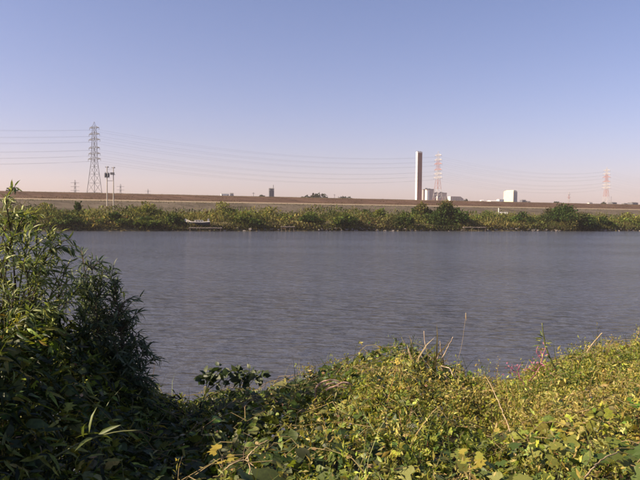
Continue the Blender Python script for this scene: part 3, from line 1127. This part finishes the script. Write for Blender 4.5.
def cover(name, label, cat, temps, n, size, cols, wfun, depth=.14, lift=.0, up=1.0, tilt=.55, mat=None, power=1.0, sv=.3):
    x, y, px, t = bank_points(n, power=power)
    w = wfun(x, y, px, t)
    k = rng.random(len(x)) < w
    x, y, px = x[k], y[k], px[k]
    m_ = len(x)
    z = canopy(x, y) - np.abs(rng.normal(0, depth, m_)) + lift * rng.random(m_)
    z = np.maximum(z, np.maximum(ground_z(x, y), 0) + .03)
    P = np.stack([x, y, z], -1)
    a = rng.uniform(0, 2 * math.pi, m_)
    Yd = np.stack([np.cos(a), np.sin(a), rng.normal(-.1, .45, m_)], -1)
    N = norm(rng.normal(size=(m_, 3)) * tilt + np.array([-.25, -.25, up]))
    ci = np.clip(((vnoise(x * 1.7 + 33, y * 1.7) + .5) * len(cols) + rng.normal(0, .7, m_)).astype(int), 0, len(cols) - 1)
    base = np.array(cols)[ci]
    C = np.clip(base * np.exp(rng.normal(0, sv, (m_, 1))) * np.exp(rng.normal(0, .1, (m_, 3))), .004, .6)
    S = size * np.exp(rng.normal(0, .28, m_))
    tid = rng.integers(0, len(temps), m_)
    parts = []
    for i, tm in enumerate(temps):
        q = tid == i
        parts.append(scatter(tm, P[q], Yd[q], N[q], S[q], C[q]))
    o = link(name, tri_mesh(name, *join(parts), mat or leaf, True))
    tag(o, label, cat, kind='stuff')
    return o


def warp(temp, bend, side):
    v, f = temp
    v = v.copy()
    v[:, 2] += -bend * v[:, 1] ** 2
    v[:, 0] += side * v[:, 1] ** 2
    return v, f


PALMS = [PALM, warp(PALM, .25, .1), warp(PALM, -.15, -.08)]
OVALS = [OVAL, warp(OVAL, .25, .1), warp(OVAL, -.2, -.1), warp(OVAL, .5, 0)]
LANCES = [LANCE, warp(LANCE, .3, .1), warp(LANCE, .1, -.15)]

sm = lambda v, a, b: np.clip((v - a) / (b - a), 0, 1)
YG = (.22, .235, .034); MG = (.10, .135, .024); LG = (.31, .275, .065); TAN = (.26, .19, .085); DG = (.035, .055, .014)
patch = lambda x, y: vnoise(x * .9 + 11, y * .9 + 4) + .6 * vnoise(x * 2.3 + 1, y * 2.3)

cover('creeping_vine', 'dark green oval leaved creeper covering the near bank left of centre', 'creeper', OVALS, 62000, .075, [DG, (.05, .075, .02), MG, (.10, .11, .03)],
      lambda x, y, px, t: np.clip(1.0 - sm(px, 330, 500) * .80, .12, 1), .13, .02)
cover('hop_cover', 'yellow green lobed vine leaves covering the near bank on the right', 'vine', PALMS, 40000, .052, [MG, YG, YG, LG],
      lambda x, y, px, t: np.clip(.10 + sm(px, 280, 470) * .75 + (px < 130) * .35, 0, 1) * np.clip(.75 + patch(x, y), .2, 1), .11, .03)
cover('withered_leaves', 'withered tan and brown leaves scattered over the near bank', 'dry leaves', [SMALL, OVAL], 26000, .036, [TAN, (.20, .12, .06), (.30, .23, .12)],
      lambda x, y, px, t: np.clip(.25 + patch(x, y) * 1.2, .05, .6), .12, .05, .6, .9, dryleaf)

# fine feathery weeds: upright sprigs with many small leaflets
x, y, px, t = bank_points(15000, 1.5, 8.2)
w = np.clip(.06 + sm(px, 270, 430) * .85, 0, 1) * np.clip(.72 + patch(x + 9, y) * 1.3, .12, 1)
k = rng.random(len(x)) < w
x, y, px = x[k], y[k], px[k]
ns = len(x)
L = 26
hgt = rng.uniform(.12, .30, ns) * np.where(rng.random(ns) < .12, 1.6, 1)
zb = canopy(x, y) - .14
lean = rng.normal(0, .25, (ns, 2))
f = np.linspace(.15, 1, L)[None, :] * np.ones((ns, 1))
P = np.stack([x[:, None] + lean[:, :1] * hgt[:, None] * f + rng.normal(0, .022, (ns, L)), y[:, None] + lean[:, 1:] * hgt[:, None] * f + rng.normal(0, .022, (ns, L)),
              zb[:, None] + hgt[:, None] * f], -1).reshape(-1, 3)
m_ = len(P)
ci = np.clip(((vnoise(x * 1.2 + 70, y * 1.2) + .5) * 4 + rng.normal(0, .6, ns)).astype(int), 0, 3)
base = np.array([MG, YG, LG, (.31, .255, .08)])[ci]
C = np.repeat(base, L, 0) * np.exp(rng.normal(0, .22, (m_, 1))) * np.exp(rng.normal(0, .08, (m_, 3)))
stm = scatter((BLADE[0] * np.array([.55, 1, 1]), BLADE[1]), np.stack([x, y, zb], -1), np.stack([lean[:, 0], lean[:, 1], np.ones(ns)], -1), rand_dir(ns, .2), hgt * 1.12,
              np.where(rng.random((ns, 1)) < .5, jitter_col(TAN, ns), jitter_col(MG, ns)))
V, F_, C = scatter((SMALL[0] * np.array([.8, 1, 1]), SMALL[1]), P, rand_dir(m_, .35), rand_dir(m_, .6), .034 * np.exp(rng.normal(0, .3, m_)), C)
V, F_, C = join([(V, F_, C), (stm[0], stm[1], stm[2])])
tag(link('feathery_weeds', tri_mesh('feathery_weeds', V, F_, C, leaf)), 'feathery yellow green weeds over the right of the near bank', 'weeds', kind='stuff')

# grass blades and dry stems through the cover
x, y, px, t = bank_points(6500, 1.5, 8.6)
k = rng.random(len(x)) < np.clip(.42 - sm(px, 120, 330) * .1, .2, 1)
x, y = x[k], y[k]
m_ = len(x)
P = np.stack([x, y, canopy(x, y) - rng.uniform(.15, .4, m_)], -1)
C = np.where(rng.random((m_, 1)) < .18, jitter_col((.2, .15, .07), m_), jitter_col((.07, .095, .022), m_))
Yd = np.stack([rng.normal(0, .5, m_), rng.normal(0, .5, m_), np.ones(m_)], -1)
V, F_, C = scatter((BLADE[0] * np.array([.6, 1, 1]), BLADE[1]), P, Yd, rand_dir(m_, .4), rng.uniform(.3, .6, m_), C)
tag(link('grass', tri_mesh('grass', V, F_, C, leaf)), 'thin grass blades and dry stems poking through the near bank cover', 'grass', kind='stuff')

# trailing stems running over the cover
ts_ = MB()
bx, by, bpx, bt_ = bank_points(900, 2.0, 7.4)
for i in range(len(bx)):
    if bpx[i] < 150: continue
    a = random.uniform(0, 6.28)
    ln = random.uniform(.25, .7)
    pts = []
    for q in range(6):
        a += random.gauss(0, .25)
        xx = bx[i] + math.cos(a) * ln * q / 5
        yy = by[i] + math.sin(a) * ln * q / 5
        pts.append((xx, yy, float(canopy(xx, yy)) + .015 + .05 * math.sin(q * .63) + random.gauss(0, .012)))
    ts_.tube(pts, [.0032, .003, .0028, .0025, .002, .0012], 3, False)
tag(ts_.build('trailing_stems', vinestem), 'thin reddish tan stems trailing over the near bank leaves', 'stems', kind='stuff')

# thicket of narrow leaved bamboo grass at lower left
n = 40000
x = rng.uniform(-4.6, -.85, n); y = rng.uniform(1.4, 7.0, n)
k = rng.random(n) < np.clip((-.7 - x) / .9, 0, 1)
x, y = x[k], y[k]
m_ = len(x)
z = canopy(x, y) - np.abs(rng.normal(0, .22, m_)) + .08
deep = rng.random(m_) < .45
gz_ = ground_z(x, y)
z = np.where(deep, gz_ + (canopy(x, y) - gz_) * rng.random(m_), z)
a = rng.uniform(0, 2 * math.pi, m_)
Yd = np.stack([np.cos(a), np.sin(a), rng.normal(-.35, .45, m_)], -1)
C = np.where(rng.random((m_, 1)) < .38, jitter_col((.17, .19, .036), m_), jitter_col((.018, .032, .008), m_))  # dark share lowered to paint the corner's deep shade into the leaf colour
parts = []
tid = rng.integers(0, 3, m_)
for i in range(3):
    q = tid == i
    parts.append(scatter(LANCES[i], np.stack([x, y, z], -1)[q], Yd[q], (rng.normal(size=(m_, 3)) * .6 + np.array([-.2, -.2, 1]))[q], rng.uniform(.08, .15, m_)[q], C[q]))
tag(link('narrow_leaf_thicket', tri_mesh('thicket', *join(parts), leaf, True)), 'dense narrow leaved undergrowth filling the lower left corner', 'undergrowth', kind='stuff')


# ------------------------------------------------------------------ willow shrubs
def leaf_variants(temps, cols, name):
    out = []
    for i, c_ in enumerate(cols):
        for j, (v, f_) in enumerate(temps):
            out.append(tri_mesh('%s_leaf' % name, v, f_, np.tile(np.array(c_), (len(v), 1)), leaf, True))
    return out


def mat44(P, Yd, N, S):
    M3 = frames(Yd[None], N[None])[0] * S
    M = Matrix.Identity(4)
    for i in range(3):
        for j in range(3):
            M[i][j] = M3[i, j]
        M[i][3] = P[i]
    return M


def bez(a, b, c, n):
    out = []
    for i in range(n):
        f = i / (n - 1)
        out.append(a * (1 - f) ** 2 + b * 2 * f * (1 - f) + c * f * f)
    return out


def willow(base, tips, label, cols, leafsize, ntw, nlf, spread, sd, nparts=290):
    r_ = random.Random(sd)
    root = Vector(base)
    t = empty('willow_shrub', root)
    LP, LY, LN, LS = [], [], [], []
    for (px, py, D) in tips:
        tip = at(px, py, D) - root
        b0 = Vector((r_.uniform(-.25, .25), r_.uniform(-.25, .25), -.05))
        mid = Vector(((b0.x * .65 + tip.x * .35), (b0.y * .65 + tip.y * .35), tip.z * r_.uniform(.72, .95)))
        pts = bez(b0, mid, tip, 14)
        tw = MB()
        tw.tube(pts, [.016 * (1 - .85 * i / 13) for i in range(14)], 5)
        # leaves up the stem tip and along side twigs
        twigs = [(pts[8:], 1.0)]
        for q in range(ntw):
            i = r_.randint(4, 12)
            d0 = (pts[i + 1] - pts[i]).normalized()
            side = Vector((r_.gauss(0, 1), r_.gauss(0, 1), r_.gauss(.25, .5))).normalized()
            d = (d0 * .8 + side * spread).normalized()
            ln = r_.uniform(.18, .42) * (1.15 - i / 20)
            e = pts[i] + d * ln + Vector((0, 0, -.12 * ln))
            tp = bez(pts[i], pts[i] + d * ln * .6 + Vector((0, 0, .06)), e, 6)
            tw.tube(tp, [.006, .005, .004, .004, .003, .002], 3)
            twigs.append((tp, .95))
        tw.build('stem', bark if r_.random() < .5 else greenstem, t)
        for tp, kk in twigs:
            m_ = nlf if kk < 1 else int(nlf * 1.4)
            for j in range(m_):
                f = (j + r_.random()) / m_ * (len(tp) - 1)
                i = min(int(f), len(tp) - 2)
                p = tp[i].lerp(tp[i + 1], f - i)
                d = (tp[i + 1] - tp[i]).normalized()
                sd_ = d.cross(Vector((r_.gauss(0, 1), r_.gauss(0, 1), r_.gauss(0, 1)))).normalized()
                yv = d * r_.uniform(.5, 1.0) + sd_ * .75 + Vector((0, 0, r_.gauss(-.18, .2)))
                nv = Vector((r_.gauss(-.2, .6), r_.gauss(-.2, .6), 1.0))
                LP.append(p); LY.append(yv); LN.append(nv); LS.append(leafsize * r_.uniform(.65, 1.2))
    LP = np.array(LP); LY = np.array(LY); LN = np.array(LN); LS = np.array(LS)
    n_ = len(LP)
    # those facing the camera and largest become single leaves
    score = -(LP[:, 1]) * 1.0 + LS * 4 + rng.random(n_) * .8
    order = np.argsort(-score)
    pick, rest = order[:nparts], order[nparts:]
    var = leaf_variants(LANCES, cols, 'willow')
    for i in pick:
        o = link('leaf', var[r_.randrange(len(var))], None, t)
        o.matrix_local = mat44(LP[i], LY[i], LN[i], float(LS[i]))
    ci = rng.integers(0, len(cols), len(rest))
    C = np.clip(np.array(cols)[ci] * np.exp(rng.normal(0, .25, (len(rest), 1))), .004, .5)
    parts = []
    tid = rng.integers(0, 3, len(rest))
    for k in range(3):
        q = tid == k
        parts.append(scatter(LANCES[k], LP[rest][q], LY[rest][q], LN[rest][q], LS[rest][q], C[q]))
    o = link('foliage', tri_mesh('willow_foliage', *join(parts), leaf, True), None, t)
    o['kind'] = 'stuff'
    tag(t, label, 'shrub', 'willow shrubs on the near bank')
    return t


A_ = at(10, 380, 5.4)
gzz = float(ground_z(A_.x, A_.y))
tipsA = [(4, 199, 5.0), (12, 211, 5.1), (24, 217, 5.3), (38, 227, 5.2), (50, 235, 5.4), (62, 243, 5.3), (30, 241, 5.0), (12, 237, 4.9), (45, 255, 5.1), (-20, 207, 5.2),
         (-42, 215, 5.3), (70, 261, 5.4), (25, 265, 4.8), (4, 257, 4.8), (-62, 225, 5.2), (58, 277, 5.1), (38, 285, 4.8), (14, 290, 4.7), (-15, 245, 4.9), (76, 290, 5.2), (-90, 240, 5.2),
         (60, 305, 4.9), (-40, 265, 4.8), (30, 310, 4.6)]
willow((A_.x, A_.y, gzz), tipsA, 'tall feathery willow shrub at the left edge with light olive leaves', [(.14, .18, .055), (.20, .23, .07), (.27, .29, .12), (.09, .13, .045)],
       .092, 12, 12, .8, 5)
B_ = at(108, 400, 5.9)
gzz = float(ground_z(B_.x, B_.y))
tipsB = [(80, 248, 5.9), (90, 262, 5.8), (91, 288, 5.7), (103, 274, 5.8), (109, 272, 5.9), (114, 288, 5.8), (122, 304, 5.9), (118, 296, 6.0), (130, 320, 5.9), (138, 340, 5.9),
         (146, 354, 5.9), (145, 368, 5.8), (141, 384, 5.7), (95, 302, 5.6), (84, 292, 5.6), (72, 275, 5.7), (132, 348, 5.7), (111, 322, 5.6), (87, 322, 5.5), (127, 364, 5.6), (137, 378, 5.6),
         (99, 345, 5.5), (116, 350, 5.5), (82, 330, 5.5), (88, 360, 5.4), (107, 372, 5.4)]
willow((B_.x, B_.y, gzz), tipsB, 'dark blue green willow shrub at the water, right of the taller feathery one', [(.06, .09, .045), (.08, .115, .06), (.14, .17, .10), (.035, .055, .03)],
       .090, 17, 13, .7, 9)

# ------------------------------------------------------------------ broad leaved vine at lower right: single leaves
t = empty('broad_leaf_vine', (0.9, 3.2, float(ground_z(.9, 3.2))))
org = np.array(t.location)
var = leaf_variants(PALMS, [(.10, .14, .03), (.14, .17, .035), (.19, .20, .045), (.07, .11, .025)], 'vine')
for i in range(200):
    D = random.uniform(2.75, 4.0)
    px = random.gauss(585, 60) if i % 6 else random.uniform(440, 660)
    xx = (px - 320) / 640 * D
    zz = float(canopy(xx, D)) + random.uniform(-.02, .07)
    a = random.uniform(0, 6.28)
    o = link('leaf', random.choice(var), None, t)
    S = random.uniform(.065, .115) * (1.0 if D < 3.6 else .85)
    o.matrix_local = mat44(np.array([xx, D, zz]) - org, np.array([math.cos(a), math.sin(a), random.gauss(-.15, .25)]),
                           np.array([random.gauss(-.2, .35), random.gauss(-.35, .35), 1.0]), S)
for i in range(7):
    pts = []
    x0, y0 = .3 + i * .22, 3.0 + random.uniform(-.2, .6)
    for q in range(10):
        xx, yy = x0 + q * .09, y0 + .16 * math.sin(q * .8 + i) + q * .05
        pts.append(Vector((xx, yy, float(canopy(xx, yy)) - .02 + .03 * math.sin(q * 2.1))) - t.location)
    MB().tube(pts, .0035, 4).build('stem', greenstem, t)
tag(t, 'broad lobed vine leaves on trailing stems in the lower right corner', 'vine')


# ------------------------------------------------------------------ single stalks, branches and plants
def pp(lst):
    return [at(*q) for q in lst]


def smooth_path(pts, n=14):
    P = np.array([list(p) for p in pts])
    d = np.r_[0, np.cumsum(np.linalg.norm(np.diff(P, axis=0), axis=1))]
    u = np.linspace(0, d[-1], n)
    if len(P) > 2:
        Q = np.stack([np.interp(u, d, P[:, k]) for k in range(3)], -1)
        for _ in range(3):
            Q[1:-1] = .25 * Q[:-2] + .5 * Q[1:-1] + .25 * Q[2:]
        return [Vector(q) for q in Q]
    return [Vector(P[0]).lerp(Vector(P[1]), f) for f in np.linspace(0, 1, n)]


def onveg(px, py, lift=.02):
    """Distance at which the view through this pixel meets the near vegetation."""
    for D in np.arange(2.4, 11, .04):
        q = at(px, py, float(D))
        if q.z < float(canopy(q.x, q.y)) + lift:
            return float(D)
    return 7.0


def stalk(name, label, cat, paths, mat, r0, r1, base_idx=0, extra=None):
    """A thing of one or more tapering strands; each strand is a part."""
    base = at(*paths[0][base_idx])
    g = float(ground_z(base.x, base.y))
    t = empty(name, (base.x, base.y, g))
    for i, pth in enumerate(paths):
        q = smooth_path(pp(pth))
        if i == 0:
            q = [Vector((q[0].x, q[0].y, max(g, q[0].z - .6)))] + q
        q = [v + Vector((random.gauss(0, .002), random.gauss(0, .002), random.gauss(0, .002))) - t.location for v in q]
        k = len(q)
        MB().tube(q, [r0 + (r1 - r0) * j / (k - 1) for j in range(k)], 6).build('stem' if i == 0 else 'branch', mat, t, True)
    if extra: extra(t)
    tag(t, label, cat)
    return t


def add_leaves(t, temps, cols, pts, size, n, spread=.05, up=.6, droop=0.0):
    var_ = leaf_variants(temps, cols, 'sprig')
    for i in range(n):
        f = random.random() * (len(pts) - 1)
        k = int(min(f, len(pts) - 2))
        p = pts[k].lerp(pts[k + 1], f - k) - t.location
        d = np.array([random.gauss(0, 1), random.gauss(0, 1), random.gauss(.2 - droop, .6)])
        p = np.array(p) + d * spread * .3
        o = link('leaf', random.choice(var_), None, t)
        o.matrix_local = mat44(p, d, np.array([random.gauss(-.2, .5), random.gauss(-.3, .5), up]), size * random.uniform(.7, 1.25))


stalk('dead_branch', 'bleached forked dead branch sticking up over the water at centre', 'branch',
      [[(446, 376, 7.3), (440, 364, 7.3), (428, 357, 7.3), (425, 345, 7.3), (423.5, 331, 7.3)], [(439, 363, 7.3), (446, 351, 7.3), (453, 337, 7.2)],
       [(436, 361, 7.3), (441, 350, 7.25), (440, 341, 7.2)], [(441, 366, 7.3), (450, 368, 7.2), (453, 376, 7.1)]], bleached, .008, .004)
dD = onveg(333, 385, .07) - .05
stalk('driftwood', 'pale arched dry sticks lying on the green creeper left of centre', 'driftwood',
      [[(316, 388, dD), (320, 382.5, dD), (328, 379.5, dD), (338, 380.5, dD), (343, 384, dD)], [(336, 386, dD), (343, 382, dD), (349, 383, dD), (354, 387, dD)],
       [(322, 387, dD), (331, 382.5, dD), (339, 385, dD)], [(326, 390, dD - .1), (335, 386, dD - .1), (347, 388, dD - .1)]], driftm, .012, .006)
stalk('dry_stalk', 'long thin straw stalk slanting down across the green weeds', 'stalk', [[(516, 447, 4.25), (508, 425, 4.6), (499, 402, 5.2), (487, 378, 5.8)]], straw, .0055, .0035)
stalk('dry_stalk', 'thick tan stalk leaning right on the skyline of the bank', 'stalk', [[(584, 356, 8.2), (593, 343, 8.2), (602, 333, 8.1)]], straw, .009, .006)
stalk('dry_stalk', 'curved pale stem rising from the bottom edge at right', 'stalk', [[(583, 482, 3.1), (590, 470, 3.15), (602, 459, 3.25), (618, 452, 3.35)]], straw, .005, .003)
stalk('dry_stalk', 'bent pale stem above the bottom edge left of centre', 'stalk', [[(222, 472, 3.6), (232, 463, 3.6), (246, 459, 3.65), (254, 466, 3.6)], [(246, 459, 3.65), (256, 447, 3.7), (268, 440, 3.75)], [(249, 482, 3.5), (250, 468, 3.55), (248, 456, 3.6)]], straw, .005, .003)
stalk('tall_stalk', 'upright thin stalk with a leafy top rising over the pink plant', 'stalk', [[(556, 372, 7.6), (549, 356, 7.6), (544, 342, 7.6), (542, 323, 7.6)]], greenstem, .012, .006,
      extra=lambda t: add_leaves(t, LANCES, [YG, MG], pp([(546, 352, 7.6), (543, 341, 7.6), (544, 337, 7.6)]), .10, 16))
stalk('plume_grass', 'single hair thin grass stem with a pale seed plume against the water', 'grass', [[(452, 385, 7.0), (459, 358, 7.0), (464, 335, 7.0), (466, 313, 7.0)]], straw, .0016, .0010,
      extra=lambda t: [link('seed_plume', MB().tube([p_ - t.location for p_ in pp([(466.3, 320.5, 7.0), (466, 317, 7.0), (465.6, 312.5, 7.0)])], [.002, .0065, .0015], 6).mesh('plume', straw), None, t)])
stalk('bent_grass', 'pale green arching grass blade in the dark lower left corner', 'grass', [[(24, 480, 3.3), (50, 460, 3.35), (80, 442, 3.4), (112, 432, 3.4), (142, 430, 3.4)]], greenstem, .007, .003,
      extra=lambda t: add_leaves(t, LANCES, [(.12, .15, .04), (.09, .12, .035)], pp([(80, 442, 3.4), (112, 432, 3.4)]), .13, 8))
stalk('vine_stem', 'pale twisting stem in the shade at lower left', 'stem', [[(36, 470, 3.5), (42, 452, 3.5), (38, 440, 3.55), (30, 430, 3.6)]], straw, .004, .003)

# pink stemmed plant
def pink(t):
    for pth, n_ in (([(512, 378, 7.4), (515, 368, 7.4), (508, 366, 7.4)], 26), ([(548, 372, 7.5), (542, 358, 7.5), (545, 349, 7.5)], 34), ([(528, 374, 7.4), (536, 366, 7.4), (541, 358, 7.5)], 22)):
        add_leaves(t, [SMALL], [(.42, .12, .24), (.34, .12, .17), (.36, .18, .2)], pp(pth), .040, int(n_ * 1.2), .12)


stalk('pink_plant', 'plant with magenta pink stems and leaves at the edge of the bank', 'plant',
      [[(524, 384, 7.4), (516, 372, 7.4), (508, 366, 7.4)], [(526, 384, 7.4), (538, 372, 7.45), (542, 359, 7.5), (545, 348, 7.5)], [(520, 380, 7.4), (518, 368, 7.4), (521, 364, 7.4)],
       [(536, 372, 7.4), (528, 368, 7.4), (524, 370, 7.4)], [(541, 358, 7.5), (536, 352, 7.5), (538, 346, 7.5)]], pinkstem, .006, .003, extra=pink)

# reed clump on the skyline of the bank
bt = leaf_variants([(BLADE[0] * np.array([2.2, 1, 1]), BLADE[1]), (warp(BLADE, .3, .1)[0] * np.array([2.0, 1, 1]), BLADE[1])],
                   [(.24, .19, .09), (.13, .14, .04), (.32, .25, .14), (.16, .10, .05)], 'reed')
for cx, cy, D, nn, hs, lab in ((412, 362, 7.2, 22, .38, 'clump of dry reed blades on top of the bank left of the dead branch'),
                               (598, 362, 8.3, 22, .36, 'ragged clump of reed blades below the leaning tan stalk'),
                               (372, 424, 5.2, 12, .34, 'small tuft of yellowish upright blades in mid bank')):
    b = at(cx, cy, D)
    g = float(ground_z(b.x, b.y))
    t = empty('reed_clump', (b.x, b.y, g))
    for i in range(nn):
        o = link('blade', random.choice(bt), None, t)
        o.matrix_local = mat44(np.array([random.gauss(0, .13), random.gauss(0, .12), b.z - g - .12 + random.uniform(-.05, .08)]), np.array([random.gauss(.05, .45), random.gauss(0, .4), 1.0]),
                               np.array([random.gauss(0, 1), -1, .3]), hs * random.uniform(.6, 1.25))
    MB().tube([(0, 0, 0), (0, 0, (b.z - g) * .5), (.02, 0, b.z - g)], [.05, .05, .03], 6).build('stem', straw, t)
    tag(t, lab, 'reeds', 'reed clumps on the near bank')

# two leafy dark sprigs over the water
for i, (paths, lab) in enumerate((
        ([[(200, 412, 6.6), (206, 392, 6.6), (212, 376, 6.6), (222, 369, 6.6)], [(206, 391, 6.6), (216, 384, 6.6), (228, 374, 6.6)], [(204, 398, 6.6), (207, 384, 6.6), (207, 376, 6.6)]], 'dark leafy sprig reaching over the water left of its twin'),
        ([[(236, 400, 6.7), (240, 386, 6.7), (246, 373, 6.7), (256, 370, 6.7)], [(240, 387, 6.7), (238, 376, 6.7), (236, 371, 6.7)], [(243, 382, 6.7), (254, 378, 6.7), (262, 375, 6.7)]], 'dark leafy sprig over the water nearest the driftwood'))):
    def ex(t, paths=paths):
        for p_ in paths: add_leaves(t, OVALS, [(.03, .05, .02), (.045, .065, .025), (.06, .075, .03)], pp(p_[1:]), .085, 22, .10)
    stalk('leafy_sprig', lab, 'plant', paths, greenstem, .008, .003, extra=ex)['group'] = 'dark leafy sprigs'

# yellowed single plants
for cx, cy, D, S, nn, lab in ((222, 455, 3.7, .07, 5, 'yellow star shaped leaves low in the shade at left'), (396, 387, 5.9, .085, 8, 'small yellowed leaf cluster in the middle of the bank'),
                              (470, 462, 3.5, .07, 7, 'pale yellow green leaf rosette near the bottom edge')):
    b = at(cx, cy, D)
    g = float(ground_z(b.x, b.y))
    t = empty('yellowed_plant', (b.x, b.y, g))
    MB().tube([(0, 0, 0), (.01, 0, (b.z - g) * .5), (0, 0, b.z - g)], .005, 5).build('stem', straw, t)
    vv = leaf_variants(PALMS, [(.36, .28, .05), (.32, .27, .05), (.27, .27, .05)], 'yellow')
    for i in range(nn):
        a = i * 2.4
        o = link('leaf', random.choice(vv), None, t)
        o.matrix_local = mat44(np.array([math.cos(a) * .03, math.sin(a) * .03, b.z - g + random.uniform(-.03, .05)]), np.array([math.cos(a), math.sin(a), .15]),
                               np.array([-.2, -.5, 1]), S * random.uniform(.7, 1.1))
    tag(t, lab, 'plant')

# ------------------------------------------------------------------ haze: the evening air over the river
hm = bpy.data.materials.new('evening_air')
hm.use_nodes = True
hn = hm.node_tree.nodes
hn.remove(hn['Principled BSDF'])
pv = hn.new('ShaderNodeVolumePrincipled')
pv.inputs['Color'].default_value = (.95, .86, .90, 1)
pv.inputs['Density'].default_value = 0.00016
pv.inputs['Anisotropy'].default_value = 0.2
hm.node_tree.links.new(pv.outputs['Volume'], hn['Material Output'].inputs['Volume'])
hz_o = MB().box(0, 900, 60, 5200, 2800, 130).build('haze', hm)
tag(hz_o, 'thin pinkish evening haze over the river', 'haze', kind='stuff')
